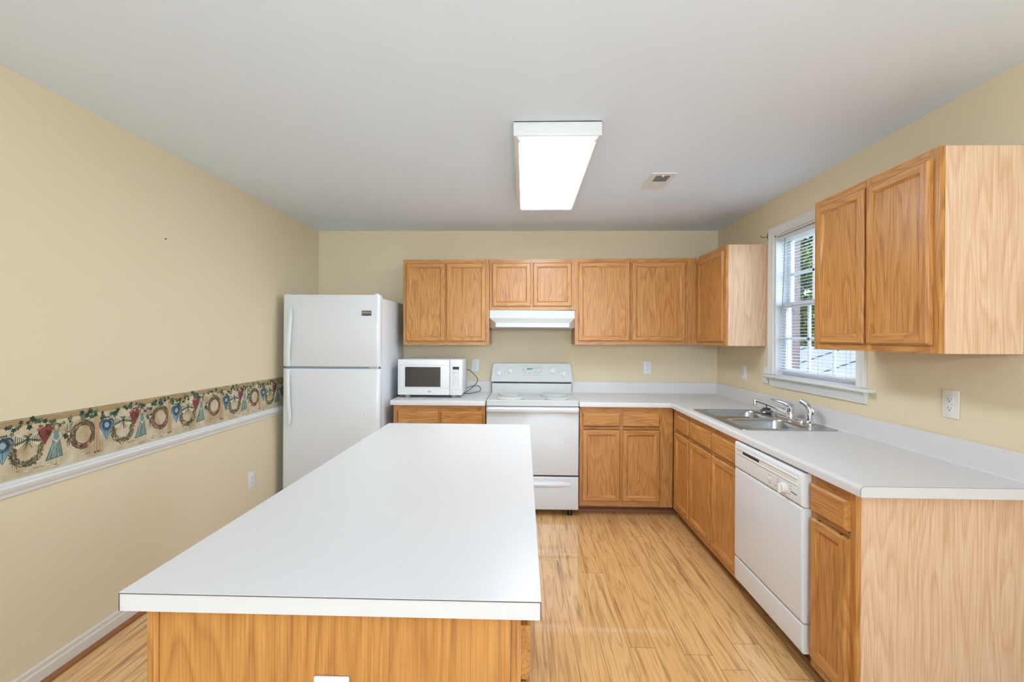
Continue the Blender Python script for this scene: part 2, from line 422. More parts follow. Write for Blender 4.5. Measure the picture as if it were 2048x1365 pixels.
for a, b_, c, d in ((-4.45, -4.40, .90, 2.10), (-2.90, -2.85, .90, 2.10), (-3.69, -3.61, .90, 2.10), (-4.45, -2.85, .90, .95), (-4.45, -2.85, 2.05, 2.10)): w.box(XR + .03, XR + .09, a, b_, c, d, trim_m)
w.build('window_frame', sw_)
MB().box(XR + .057, XR + .063, -4.40, -2.90, .95, 2.05, glass_m).build('glass_pane', sw_)

# skirting, quarter round, chair rail
def run_y(prof, y0, y1, m): return MB().prism(prof, [lambda a, b, y=y: Vector((XL + a, y, b)) for y in (y0, y1)], m)
struct(run_y([(0, .005), (.014, .005), (.014, .063), (.009, .068), (.009, .086), (.004, .092), (0, .092)], REAR, 4.24, base_m).build('baseboard_left'))
struct(run_y([(0.0142, .001), (.032, .001), (.0315, .008), (.028, .015), (.021, .020), (.0142, .021)], REAR, 3.45, shoe_m).build('trim_1'))
struct(run_y([(0, .812), (.008, .812), (.010, .818), (.010, .824), (.016, .832), (.022, .845), (.0235, .852), (.019, .858), (.020, .866), (.014, .873), (0, .873)], REAR, D, trim_m).build('trim_2'))

# ------------------------------------------------------------------ wallpaper border (a printed strip)
def border():
    rnd = random.Random(4)
    cols = {k: mat('print_' + k, lin(*c), 0.7) for k, c in dict(
        leaf=(62, 88, 60), leafd=(38, 56, 40), leafl=(100, 120, 80), ochre=(172, 142, 94), line=(112, 92, 62), blue=(106, 136, 148), blued=(52, 72, 92), bluel=(150, 174, 180),
        red=(132, 66, 58), redd=(88, 42, 40), pink=(172, 98, 100), twig=(92, 78, 54), twigd=(60, 52, 36), twigl=(136, 116, 80), green=(96, 106, 62), cream=(214, 200, 172), dress=(116, 138, 126),
        dressd=(66, 88, 80), dressl=(170, 186, 172), skin=(206, 190, 168), hair=(120, 92, 60), wood=(202, 170, 128), woodd=(112, 80, 52), bow=(206, 202, 170), bowd=(52, 62, 46), fruit=(128, 76, 62)).items()}
    paper = mat('print_paper', lin(216, 202, 174), 0.75, noise=(11, lin(170, 148, 108)))
    b = MB(); z0, z1 = 0.875, 1.107; Y0, Y1 = REAR + .002, D - 0.004; XW = XL + .0006
    b.box(XW, XW + .0008, Y0, Y1, z0, z1, paper)
    lay = [0.0009]
    def P(y, z): return Vector((XW + lay[0], y, z))
    def pg(pts, k): b.poly([P(*p) for p in pts], cols[k]); lay[0] += 2e-7
    def ell(cy, cz, ry, rz, k, n=10, rot=0): pg([(cy + ry * math.cos(t) * math.cos(rot) - rz * math.sin(t) * math.sin(rot), cz + ry * math.cos(t) * math.sin(rot) + rz * math.sin(t) * math.cos(rot)) for t in [2 * math.pi * i / n for i in range(n)]], k)
    def strip(p, q, wd, k):
        dy, dz = q[0] - p[0], q[1] - p[1]; l = math.hypot(dy, dz) or 1; ny, nz = -dz / l * wd / 2, dy / l * wd / 2
        pg([(p[0] + ny, p[1] + nz), (q[0] + ny, q[1] + nz), (q[0] - ny, q[1] - nz), (p[0] - ny, p[1] - nz)], k)
    def heart(cy, cz, wd, ht, k, n=22):
        pts = []
        for i in range(n):
            t = 2 * math.pi * i / n; x = 16 * math.sin(t) ** 3; z = 13 * math.cos(t) - 5 * math.cos(2 * t) - 2 * math.cos(3 * t) - math.cos(4 * t)
            pts.append((cy + x / 32 * wd, cz + z / 29 * ht))
        pg(pts, k)
    def wreath(cy, cz, ri, ro, sz, ks, n, spread):
        for i in range(n):
            t = rnd.uniform(0, 2 * math.pi); r = rnd.uniform(ri, ro); a = t + math.pi / 2 + rnd.uniform(-spread, spread); l = rnd.uniform(.008, .018)
            c = (cy + r * math.cos(t), cz + r * math.sin(t) * sz)
            strip((c[0] - l * math.cos(a), c[1] - l * math.sin(a) * sz), (c[0] + l * math.cos(a), c[1] + l * math.sin(a) * sz), rnd.uniform(.0018, .0036), rnd.choice(ks))
    def leaf(cy, cz, s, k):
        a0 = rnd.uniform(0, 6.28); pts = []
        for i in range(10):
            t = a0 + 2 * math.pi * i / 10; r = s * (1 if i % 2 == 0 else .55); pts.append((cy + r * math.cos(t), cz + r * math.sin(t)))
        pg(pts, k)
    yy = 1.646 - .4255 * 11
    base = lay[0]
    while yy < Y1:
        lay[0] = base
        s = lambda d: yy + d
        def ok(d0, d1): return s(d0) > Y0 and s(d1) < Y1
        # ochre moulding and ivy along the top
        n0, n1 = max(s(0), Y0), min(s(.4255), Y1)
        if n1 > n0:
            pg([(n0, 1.080), (n1, 1.080), (n1, 1.098), (n0, 1.098)], 'ochre')
            for z, wd, k in ((1.1045, .0022, 'line'), (1.099, .0016, 'woodd'), (1.0795, .002, 'line'), (1.087, .0014, 'twigl')): strip((n0, z), (n1, z), wd, k)
            for i in range(56):
                y = rnd.uniform(n0, n1); z = 1.068 + .012 * math.sin(y * 29.53) + rnd.uniform(-.016, .022)
                if Y0 + .02 < y < Y1 - .02: leaf(y, z, rnd.uniform(.008, .0145), rnd.choice(['leaf', 'leaf', 'leafd', 'leafd', 'leafl']))
            for i in range(16):                                   # printed mottling low on the paper
                y = rnd.uniform(n0, n1); 
                if Y0 + .03 < y < Y1 - .03: ell(y, .884 + rnd.uniform(0, .02), rnd.uniform(.006, .016), rnd.uniform(.001, .0028), rnd.choice(['cream', 'twigl', 'cream']))
        if ok(-.04, .04):
            heart(s(0), 1.004, .078, .092, 'blued'); heart(s(0), 1.000, .071, .082, 'blue'); 
            pg([(s(-.031), .998), (s(.031), .998), (s(.003), .941), (s(-.003), .941)], 'blue')
            for i in range(7): strip((s(-.022 + .007 * i), 1.0), (s(-.004 + .0013 * i), .950), .0016, rnd.choice(['blued', 'bluel']))
            wreath(s(0), 1.012, .014, .022, 1.1, ['blued', 'blued', 'leafd'], 46, .5); ell(s(0), 1.012, .011, .012, 'bluel')
            for i in range(4): leaf(s(-.012 + .008 * i), 1.048, .006, rnd.choice(['leafd', 'leaf']))
        if ok(.03, .14):
            wreath(s(.085), .972, .040, .062, 1.0, ['twig', 'twigd', 'green', 'twigl', 'green', 'twigd'], 210, .9)
            for i in range(9): strip((s(.085), 1.012), (s(.085) + rnd.uniform(-.024, .024), rnd.uniform(.972, .996)), .0014, 'twigd')
            for d in (-1, 1):
                pg([(s(.087), 1.022), (s(.087 + d * .040), 1.046), (s(.087 + d * .048), 1.010)], 'bow'); pg([(s(.087), 1.016), (s(.087 + d * .052), 1.000), (s(.087 + d * .036), .986)], 'bow')
                for i in range(6): strip((s(.087 + d * (.008 + .007 * i)), 1.024 + .003 * i), (s(.087 + d * (.010 + .007 * i)), 1.008 - .002 * i), .0030, 'bowd')
            ell(s(.087), 1.018, .007, .008, 'bowd')
        if ok(.11, .19):
            heart(s(.152), 1.030, .056, .084, 'redd'); heart(s(.153), 1.030, .050, .078, 'red')
            pg([(s(.133), 1.02), (s(.173), 1.02), (s(.146), .984)], 'red'); strip((s(.120), 1.048), (s(.146), 1.060), .010, 'pink')
            for i in range(8): strip((s(.138 + .004 * i), 1.006 + .004 * i), (s(.148 + .004 * i), 1.012 + .004 * i), .0015, 'redd')
        if ok(.15, .24):                                          # doll in a green dress
            ell(s(.196), 1.049, .0125, .017, 'hair'); ell(s(.196), 1.046, .0085, .0125, 'skin')
            pg([(s(.182), 1.030), (s(.209), 1.030), (s(.212), .985), (s(.224), .920), (s(.152), .912), (s(.180), .985)], 'dressd')
            pg([(s(.184), 1.029), (s(.207), 1.029), (s(.210), .985), (s(.220), .923), (s(.158), .916), (s(.182), .985)], 'dress')
            for i in range(26): strip((s(rnd.uniform(.172, .212)), rnd.uniform(.925, .99)), (s(rnd.uniform(.172, .212)), rnd.uniform(.925, .99)), .0011, rnd.choice(['dressl', 'dressd']))
            for i in range(7): strip((s(.190 + .001 * i), .985), (s(.163 + .009 * i), .919), .0014, rnd.choice(['dressl', 'dressd']))
            for d in (-1, 1):
                strip((s(.196 + d * .013), 1.026), (s(.196 + d * .017), .998), .009, 'dressl'); strip((s(.196 + d * .016), 1.0), (s(.197), .986), .006, 'dressl'); strip((s(.196 + d * .009), .915), (s(.196 + d * .007), .892), .006, 'skin')
            ell(s(.197), .987, .005, .005, 'skin'); leaf(s(.197), .978, .007, 'ochre')
        if ok(.22, .30):                                          # dried bouquet
            for i in range(34):
                a = rnd.uniform(.3, 2.6); strip((s(.243), .985), (s(.243) + rnd.uniform(-.024, .028), 1.03 + rnd.uniform(-.005, .035)), .0012, rnd.choice(['twigl', 'twig', 'bow']))
            for i in range(14): leaf(s(rnd.uniform(.226, .272)), rnd.uniform(.985, 1.022), rnd.uniform(.006, .011), rnd.choice(['leafd', 'dressd', 'leaf', 'bowd']))
            for i in range(16): strip((s(.246), .99), (s(rnd.uniform(.232, .272)), rnd.uniform(.948, .975)), .0016, rnd.choice(['twigd', 'leafd', 'twigl']))
            ell(s(.247), 1.008, .006, .006, 'cream')
        if ok(.24, .38):                                          # vine wreath
            wreath(s(.312), .992, .036, .058, 1.12, ['twig', 'twigl', 'twigd', 'twig', 'woodd'], 250, .22)
            for i in range(15):
                t = math.pi * (1.12 + .75 * rnd.random()); ell(s(.312) + .047 * math.cos(t), .992 + .054 * math.sin(t), .0065, .0075, rnd.choice(['fruit', 'woodd', 'twigd', 'ochre', 'pink']))
        if ok(.35, .40):                                          # pair of hanging tapers
            strip((s(.376), 1.07), (s(.378), 1.062), .0018, 'line')
            for d in (-.0075, .0075):
                strip((s(.376 + d * .4), 1.064), (s(.376 + d), .897), .0115, 'woodd'); strip((s(.376 + d * .4), 1.062), (s(.376 + d), .899), .0085, 'wood'); ell(s(.376 + d), .897, .006, .005, 'woodd')
        yy += .4255
    return b.build('wallpaper_border', recalc=False, smooth=False)
bo = border()
lone(bo, 'printed wallpaper border of wreaths, hearts and ivy above the white chair rail', 'wallpaper border')

# ------------------------------------------------------------------ cabinets
def member(b, G, L, fw, m, outer=True, inner=True, t=0.02, w0=0.0):
    """one stile or rail: G(a, s, w) with a across (0 outer .. fw inner), s along 0..L"""
    prof = [(0, w0), (0, w0 + .012 if outer else w0 + t), (.007, w0 + t) if outer else (0, w0 + t), (fw - .011, w0 + t), (fw, w0 + .010), (fw, w0)]
    if not outer: prof = [(0, w0), (0, w0 + t), (fw - .011, w0 + t), (fw, w0 + .010), (fw, w0)]
    rings = []
    for s, cut in ((0, .012), (.007, t), (L - .007, t), (L, .012)) if outer else ((0, t), (L, t)):
        rings.append(lambda a, w, s=s, cut=cut: G(a, s, w0 + min(w - w0, cut)))
    b.prism(prof, rings, m)

def door(parent, P, u0, u1, z0, z1, m_h, fw=0.046, name='door', m_v=None):
    m_v = m_v or oakZ
    b = MB(); L = z1 - z0
    member(b, lambda a, s, w: P(u0 + a, z0 + s, w), L, fw, m_v)
    member(b, lambda a, s, w: P(u1 - a, z0 + s, w), L, fw, m_v)
    k = fw - .0112
    RW = (u1 - u0) - 2 * k
    def rail(G):
        prof = [(0, 0), (0, .012), (.007, .0199), (fw - .011, .0199), (fw, .010), (fw, 0)]
        b.prism(prof, [lambda a, w, s=s: G(a, s, w) for s in (0, RW)], m_h)
    rail(lambda a, s, w: P(u0 + k + s, z0 + a, w)); rail(lambda a, s, w: P(u0 + k + s, z1 - a, w))
    d = b.build(name, parent)
    MB().fbox(P, u0 + fw - .004, u1 - fw + .004, z0 + fw - .004, z1 - fw + .004, 0.001, 0.0095, m_v).build('door_panel', d)
    return d

def drawer(parent, P, u0, u1, z0, z1, m_h):
    b = MB(); lim = [(0, 0.0), (0, .012), (.008, .02)]
    r = [(u0, u1, z0, z1, .0), (u0, u1, z0, z1, .012), (u0 + .008, u1 - .008, z0 + .008, z1 - .008, .02)]
    vs = []
    for a, c, e, f, w in r: vs += [P(a, e, w), P(c, e, w), P(c, f, w), P(a, f, w)]
    fs = [[0, 1, 2, 3][::-1], [8, 9, 10, 11]]
    for k in range(2):
        for i in range(4): j = (i + 1) % 4; fs.append([k * 4 + i, k * 4 + j, k * 4 + 4 + j, k * 4 + 4 + i])
    return b.add(vs, fs, m_h).build('drawer', parent)

def face_frame(parent, P, u0, u1, z0, z1, mulls, rails, m_h, sw=0.04, w=0.019):
    """stiles, mullions and rails in front of the box (w measured from the box front)"""
    b = MB()
    for a, c in [(u0, u0 + sw), (u1 - sw, u1)] + mulls: b.fbox(P, a, c, z0, z1, -w, 0, oakZ)
    us = sorted([u0 + sw, u1 - sw] + [q for mm in mulls for q in mm])
    for a, c in zip(us[0::2], us[1::2]):
        for e, f in rails: b.fbox(P, a, c, e, f, -w, -0.0003, m_h)
    return b.build('face_frame', parent)

def carcass(parent, x0, x1, y0, y1, z0, z1, m=None, name='cabinet_box'):
    return MB().box(x0, x1, y0, y1, z0, z1, m or oakZ).build(name, parent)

YU = D - 0.302; XU = XR - 0.302           # front planes of the wall cabinets
YB = D - 0.61; XB = XR - 0.61             # front planes of the base cabinets
PU, PRU = BACK(YU), RIGHT(XU)
PB, PRB = BACK(YB), RIGHT(XB)
TILT = -0.0062                            # the back row hangs slightly out of level

def upper(name, label, u0, u1, z0, z1, doors, filler=0.0):
    t = thing(name, label, 'wall cabinet', ((u0 + u1) / 2, D - 0.15, z0), 'oak wall cabinets')
    carcass(t, u0 + .001, u1 - filler - .001, YU + .019, D - .003, z0 + .002, z1 - .002)
    ms = [(doors[i][1] - .012, doors[i + 1][0] + .012) for i in range(len(doors) - 1)]
    face_frame(t, PU, u0, u1 - filler, z0, z1, ms, [(z0, z0 + .045), (z1 - .045, z1)], oakX)
    for a, c in doors: door(t, PU, a, c, z0 + .032, z1 - .036, oakX)
    if filler: MB().fbox(PU, u1 - filler, u1, z0, z1, -.019, 0.0, oakZ).build('filler_strip', t)
    t.rotation_euler = (0, TILT, 0)
    return t
upper('wall_cabinet', 'two-door oak wall cabinet right of the refrigerator, above the microwave', -1.073, -0.308, 1.3725, 2.131, [(-1.046, -.698), (-.687, -.336)])
upper('wall_cabinet', 'short two-door oak wall cabinet above the white range hood', -0.306, 0.4445, 1.684, 2.136, [(-.283, .059), (.077, .416)])
upper('wall_cabinet', 'wide two-door oak wall cabinet between the range hood and the room corner', 0.4465, 1.5115, 1.385, 2.143, [(.476, .926), (.942, 1.404)], filler=0.075)

def side_upper(label, y0, y1, z0, z1, doors, mull):
    t = thing('wall_cabinet', label, 'wall cabinet', (XR - .15, (y0 + y1) / 2, z0), 'oak wall cabinets')
    carcass(t, XU + .019, XR - .003, y0 + .006, y1 - .001, z0 + .002, z1 - .002)
    face_frame(t, PRU, y0, y1, z0, z1, mull, [(z0, z0 + .042), (z1 - .042, z1)], oakY)
    for a, c in doors: door(t, PRU, a, c, z0 + .032, z1 - .038, oakY)
    MB().box(XU + .0192, XR - .003, y0 + .001, y0 + .0058, z0, z1, panelZ).build('end_panel', t)
    return t
side_upper('narrow one-door oak wall cabinet in the corner, left of the window', 3.402, 3.926, 1.387, 2.149, [(3.424, 3.918)], [])
side_upper('large foreground two-door oak wall cabinet overlapping the right of the window', 1.672, 2.374, 1.387, 2.147, [(1.699, 2.003), (2.018, 2.332)], [(1.992, 2.030)])

def base_back(label, u0, u1, doors, mulls, filler=0.0):
    t = thing('base_cabinet', label, 'base cabinet', ((u0 + u1) / 2, D - .3, 0), 'oak base cabinets')
    z0, z1 = .078, .8855
    carcass(t, u0 + .001, u1 - .001, YB + .019, D - .003, z0, z1)
    face_frame(t, PB, u0, u1 - filler, z0, z1, mulls, [(z0, z0 + .05), (.704, .722), (z1 - .05, z1)], oakX, sw=.032)
    for a, c in doors:
        drawer(t, PB, a, c, .728, .836, oakX); door(t, PB, a, c, .124, .697, oakX)
    if filler: MB().fbox(PB, u1 - filler, u1, z0, z1, -.019, 0.0, oakZ).build('filler_strip', t)
    MB().box(u0, u1 + (.06 if filler else 0), YB + .088, YB + .10, .0008, z0, kick_m).box(u0, u1 + (.06 if filler else 0), YB + .078, YB + .088, .0008, .026, shoe_m).build('toe_kick', t)
    return t
base_back('oak base cabinet under the microwave counter, partly hidden by the island', -1.068, -0.3125, [(-1.030, -.697), (-.676, -.335)], [(-.703, -.670)])
base_back('oak base cabinet with two drawers right of the white range', 0.4535, 1.2045, [(.476, .777), (.796, 1.095)], [(.772, .801)], filler=.088)

def base_right(label, y0, y1, bays, mulls, end=False, ext=0.0):
    t = thing('base_cabinet', label, 'base cabinet', (XR - .3, (y0 + y1) / 2, 0), 'oak base cabinets')
    z0, z1 = .078, .8855
    ya = y0 + (.006 if end else .001)
    if y1 - y0 > .6:                                       # the sink cabinet is open above for the bowls
        b = MB().box(XB + .019, XR - .003, ya, y1 - .001, z0, z0 + .018, oakY)
        b.box(XB + .019, XR - .003, ya, ya + .018, z0, z1, oakZ).box(XB + .019, XR - .003, y1 - .019, y1 - .001, z0, z1, oakZ).box(XR - .009, XR - .003, ya + .018, y1 - .019, z0, z1, oakZ)
        b.build('cabinet_box', t)
    else: carcass(t, XB + .019, XR - .003, ya, y1 - .001, z0, z1)
    face_frame(t, PRB, y0, y1, z0, z1, mulls, [(z0, z0 + .05), (.704, .722), (z1 - .05, z1)], oakY, sw=.028)
    for (a, c) in bays:
        drawer(t, PRB, a, c, .730, .842, oakY); door(t, PRB, a, c, .124, .702, oakY)
    MB().box(XB + .075, XB + .09, y0, y1 + ext, .0008, z0, kick_m).build('toe_kick', t)
    if end: MB().box(XB + .0192, XR - .002, y0 + .001, y0 + .0058, .001, z1, panelZ).build('end_panel', t, label='pale oak end panel facing the room')
    return t
base_right('narrow oak base cabinet in the inner corner beside the sink cabinet', 3.2515, 3.620, [(3.262, 3.545)], [], ext=.1)
base_right('oak sink base cabinet with two doors left of the dishwasher', 2.5125, 3.2495, [(2.526, 2.866), (2.882, 3.240)], [(2.859, 2.889)])
base_right('slim oak base cabinet at the counter end, right of the dishwasher', 1.652, 1.9015, [(1.678, 1.885)], [], end=True)

# ------------------------------------------------------------------ worktops
def sweep(path, prof, m, b):
    """profile (out, z) swept along an open 2-D path; out = to the left-hand normal"""
    n = len(path); rings = []
    for i in range(n):
        d0 = (Vector(path[i]) - Vector(path[i - 1])).normalized() if i > 0 else None
        d1 = (Vector(path[i + 1]) - Vector(path[i])).normalized() if i < n - 1 else None
        d0 = d0 or d1; d1 = d1 or d0
        n0 = Vector((-d0.y, d0.x)); n1 = Vector((-d1.y, d1.x)); mm = (n0 + n1).normalized(); k = 1 / max(mm.dot(n0), .2)
        rings.append(lambda a, z, p=path[i], mm=mm, k=k: Vector((p[0] + mm.x * a * k, p[1] + mm.y * a * k, z)))
    b.prism(prof, rings, m)
NOSE = [(0, CT - .0375), (.0185, CT - .0375), (.0185, CT - .014), (.0165, CT - .0075), (.012, CT - .0025), (.005, CT - .0002), (0, CT)]
def plate_with_holes(b, outer, holes, z, m, depth=None):
    bm = bmesh.new(); ed = []
    for loop in [outer] + holes:
        vs = [bm.verts.new((x, y, z)) for x, y in loop]
        for i in range(len(vs)): ed.append(bm.edges.new((vs[i], vs[(i + 1) % len(vs)])))
    bmesh.ops.triangle_fill(bm, use_beauty=True, use_dissolve=False, edges=ed)
    if depth:
        r = bmesh.ops.extrude_face_region(bm, geom=bm.faces[:])
        bmesh.ops.translate(bm, vec=(0, 0, -depth), verts=[v for v in r['geom'] if isinstance(v, bmesh.types.BMVert)])
    b.addbm(bm, m)
def rrect(x0, x1, y0, y1, r, n=6):
    pts = []
    for cx, cy, a in ((x1 - r, y1 - r, 0), (x0 + r, y1 - r, 90), (x0 + r, y0 + r, 180), (x1 - r, y0 + r, 270)):
        for k in range(n + 1): t = R(a + 90 * k / n); pts.append((cx + r * math.cos(t), cy + r * math.sin(t)))
    return pts
SK = (1.226, 1.770, 2.551, 3.291)                        # sink rim
XF, YF, YE = XR - 0.64, D - 0.64, 1.588                  # worktop front planes and end
b = MB()
q = .0185
plate_with_holes(b, [(.449, YF + q), (XF + q, YF + q), (XF + q, YE + .002), (XR - .001, YE + .002), (XR - .001, D - .001), (.449, D - .001)], [rrect(SK[0] + .012, SK[1] - .012, SK[2] + .012, SK[3] - .012, .02)], CT, lam_m, .0375)
sweep([(XF + q, YE + .002), (XF + q, YF + q), (.449, YF + q)], NOSE, lam_m, b)
ct = b.build('countertop')
lone(ct, 'white laminate L-shaped countertop with sink along the back and right walls', 'countertop')
def part_of_lone(mb, name, parent, **p):
    o = mb.build(name, **p); o.parent = parent; o.location = o.location - parent.location; return o
sp = MB()
SPL = [(0, CT), (0, 1.022), (.004, 1.028), (.013, 1.030), (.018, 1.027), (.018, CT + .006), (.022, CT + .0015), (.028, CT + .0002), (.028, CT)]
sweep([(XR - .001, YE + .002), (XR - .001, D - .001), (.449, D - .001)], SPL, lam_m, sp)
part_of_lone(sp, 'backsplash', ct)
cap = MB().prism([(XF + .0001, CT - .0375), (XF + .0005, CT - .014), (XF + .0025, CT - .0075), (XF + .007, CT - .0025), (XF + .014, CT - .0005), (XF + .02, CT), (XR - .002, CT), (XR - .002, CT - .0375)],
                 [lambda a, z, y=y: Vector((a, y, z)) for y in (YE, YE + .0018)], lam_m)
part_of_lone(cap, 'end_cap', ct)
seam = MB().prism([(XF - .0004, CT - .0385), (XF - .0001, CT - .014), (XF + .002, CT - .0072), (XF + .0065, CT - .0020), (XF + .0135, CT + .0001), (XF + .02, CT + .0006), (XR - .0015, CT + .0006), (XR - .0015, CT - .0385)],
                  [lambda a, z, y=y: Vector((a, y, z)) for y in (YE + .0018, YE + .0030)], seam_m)
part_of_lone(seam, 'end_seam', ct)

b = MB().box(-1.086, -0.311, YF + q, D - .001, CT - .0375, CT, lam_m)
sweep([(-.311, YF + q), (-1.086, YF + q)], NOSE, lam_m, b)
lc = lone(b.build('countertop'), 'short white laminate countertop under the microwave, left of the range', 'countertop')
s2 = MB(); sweep([(-.311, D - .001), (-1.086, D - .001)], SPL, lam_m, s2)
part_of_lone(s2, 'backsplash', lc)

# island
IX0, IX1, IY0, IY1 = -0.803, 0.036, 0.868, 2.649
b = MB().box(IX0 + .001, IX1 - .001, IY0 + .001, IY1 - .001, CT - .0375, CT - .0012, lam_m)
it = lone(b.build('countertop'), 'large white laminate island top filling the foreground', 'countertop')
part_of_lone(MB().box(IX0, IX1, IY0, IY1, CT - .0012, CT, lam_m), 'laminate_sheet', it)
part_of_lone(MB().box(IX0 - .0003, IX1 + .0003, IY0 - .0004, IY1 + .0003, CT - .0030, CT - .0011, seam_m).box(IX1 - .0016, IX1 + .0003, IY0 - .0003, IY0 + .0010, CT - .0375, CT - .002, seam_m).box(IX0 - .0003, IX0 + .0010, IY0 - .0003, IY0 + .0010, CT - .0375, CT - .002, seam_m), 'edge_seam', it)
BX0, BX1, BY0, BY1 = -0.768, -0.003, 0.895, 2.615
t = thing('island_cabinet', 'oak kitchen island cabinet with veneered end facing the camera', 'island', ((BX0 + BX1) / 2, (BY0 + BY1) / 2, 0))
MB().box(BX0 + .004, BX1 - .02, BY0 + .010, BY1, .078, .8855, oakZ).build('cabinet_box', t)
MB().box(BX0 + .024, BX1 - .020, BY0 + .004, BY0 + .0099, .001, .8855, islandZ).build('end_panel', t)
MB().box(BX0, BX0 + .0238, BY0, BY0 + .022, .001, .8855, oakZ).build('corner_stile', t)
PI_ = LEFT(BX1)
face_frame(t, PI_, BY0, BY1, .078, .8855, [(1.44, 1.49), (2.01, 2.06)], [(.078, .128), (.704, .722), (.8355, .8855)], oakY, sw=.04)
for a, c in ((BY0 + .028, 1.455), (1.475, 2.025), (2.045, BY1 - .028)):
    drawer(t, PI_, a, c, .730, .842, oakY); door(t, PI_, a, c, .124, .702, oakY)
MB().box(BX0 + .07, BX1 - .075, BY0 + .0101, BY1 - .01, .0008, .078, kick_m).build('toe_kick', t)

# ------------------------------------------------------------------ refrigerator
FX0, FX1, FY = -1.921, -1.140, 3.50
t = thing('refrigerator', 'white top-freezer refrigerator in the left corner', 'refrigerator', ((FX0 + FX1) / 2, 3.85, 0))
MB().box(FX0 + .004, FX1 - .006, FY + .075, D - .05, .03, 1.752, pebble_m, .006).build('cabinet_body', t)
MB().box(FX0 + .012, FX1 - .012, FY + .058, FY + .076, .10, 1.755, gasket_m).build('door_gasket', t)
MB().box(FX0 + .02, FX1 - .095, FY + .016, FY + .074, 1.1868, 1.2002, gasket_m).build('door_divider', t)
vert = lambda e: abs(e.verts[0].co.z - e.verts[1].co.z) > .1 and e.verts[0].co.y < FY + .01
def fdoor(name, z0, z1):
    bm = bmesh.new(); bmesh.ops.create_cube(bm, size=1.0)
    for v in bm.verts: v.co = Vector((FX0 + (FX1 - FX0) * (v.co.x + .5), FY + .06 * (v.co.y + .5), z0 + (z1 - z0) * (v.co.z + .5)))
    bmesh.ops.bevel(bm, geom=[e for e in bm.edges if vert(e)], offset=.026, segments=5, profile=.5, affect='EDGES')
    bmesh.ops.bevel(bm, geom=[e for e in bm.edges if abs(e.verts[0].co.z - e.verts[1].co.z) < .001 and max(e.verts[0].co.y, e.verts[1].co.y) < FY + .05], offset=.004, segments=2, profile=.5, affect='EDGES')
    return MB().addbm(bm, appl_m).build(name, t)
fz = fdoor('freezer_door', 1.2015, 1.772); fr = fdoor('refrigerator_door', .105, 1.1855)
def fhandle(d, pts, rad):
    n = len(pts); vs = []; fs = []; seg = 14
    b = MB()
    cs = []
    for (x, z, out, wd) in pts: cs.append((Vector((x, FY - out, z)), wd))
    # catmull-rom resample
    q = []
    for i in range(n - 1):
        p = [pts[max(i - 1, 0)], pts[i], pts[i + 1], pts[min(i + 2, n - 1)]]
        for k in range(6):
            u = k / 6; q.append([0.5 * (2 * p[1][j] + (p[2][j] - p[0][j]) * u + (2 * p[0][j] - 5 * p[1][j] + 4 * p[2][j] - p[3][j]) * u * u + (3 * p[1][j] - p[0][j] - 3 * p[2][j] + p[3][j]) * u ** 3) for j in range(4)])
    q.append(list(pts[-1]))
    for x, z, out, wd in q:
        for k in range(seg):
            a = 2 * math.pi * k / seg; ca, sa = math.cos(a), math.sin(a)
            ca = math.copysign(abs(ca) ** .7, ca); sa = math.copysign(abs(sa) ** .7, sa)
            vs.append(Vector((x + wd / 2 * ca, FY - out - .011 * min(1, wd / .03) * sa, z)))
    for i in range(len(q) - 1):
        for k in range(seg): j = (k + 1) % seg; fs.append([i * seg + k, i * seg + j, (i + 1) * seg + j, (i + 1) * seg + k])
    fs += [list(range(seg))[::-1], [(len(q) - 1) * seg + k for k in range(seg)]]
    b.add(vs, fs, white_pl)
    b.box(pts[0][0] - .012, pts[0][0] + .012, FY - pts[0][2], FY + .002, min(pts[0][1], pts[0][1] + rad * .05), max(pts[0][1], pts[0][1] + rad * .05), white_pl, .004)
    return b.build('handle', d)
fhandle(fz, [(-1.862, 1.2045, .020, .030), (-1.857, 1.27, .032, .031), (-1.850, 1.36, .040, .032), (-1.845, 1.45, .041, .032), (-1.841, 1.54, .036, .032), (-1.841, 1.61, .025, .030), (-1.847, 1.652, .013, .018), (-1.851, 1.674, .006, .005)], 1)
fhandle(fr, [(-1.863, 1.1825, .020, .031), (-1.858, 1.12, .034, .031), (-1.853, 1.02, .041, .032), (-1.849, .92, .041, .033), (-1.846, .84, .033, .033), (-1.850, .77, .018, .028), (-1.858, .735, .010, .016), (-1.862, .720, .006, .006)], -1)
PF = BACK(FY)
bd = MB().fbox(PF, -1.283, -1.206, 1.607, 1.647, 0, .003, badge_m).build('badge', t, label='small bronze badge with silver lettering')
MB().fbox(PF, -1.282, -1.207, 1.6075, 1.615, .003, .0033, badged_m).build('badge_strip', bd)
text('badge_lettering', 'FRIGIDAIRE', .0125, silver_m, bd, PF, -1.2445, 1.630, .0032)
MB().lathe((FX0 + .035, FY + .025, 1.772), [(.016, 0), (.015, .004), (.010, .007)], white_pl, 20).build('hinge_cap', t)
hc = MB().lathe((FX1 - .032, FY + .025, 1.772), [(.020, 0), (.019, .006), (.013, .011)], white_pl, 20)
hc.box(FX1 - .05, FX1 - .014, FY + .03, FY + .105, 1.755, 1.776, white_pl, .006).build('hinge_cap', t)
MB().box(FX1 - .09, FX1 - .018, FY + .012, FY + .05, 1.189, 1.1985, offw_pl).cyl((FX1 - .022, FY + .02, 1.187), (FX1 - .022, FY + .02, 1.2), .010, chrome_m).build('centre_hinge', t)
MB().lathe((-1.292 + .035, FY, .838), [(.008, 0), (.007, .004), (.004, .006)], white_pl, 16, axis=(0, -1, 0)).build('screw_cover', t)
MB().box(FX1 - .0062, FX1 - .0045, 4.02, 4.055, 1.425, 1.455, trim_m).build('sticker', t, label='small white square sticker on the refrigerator side')
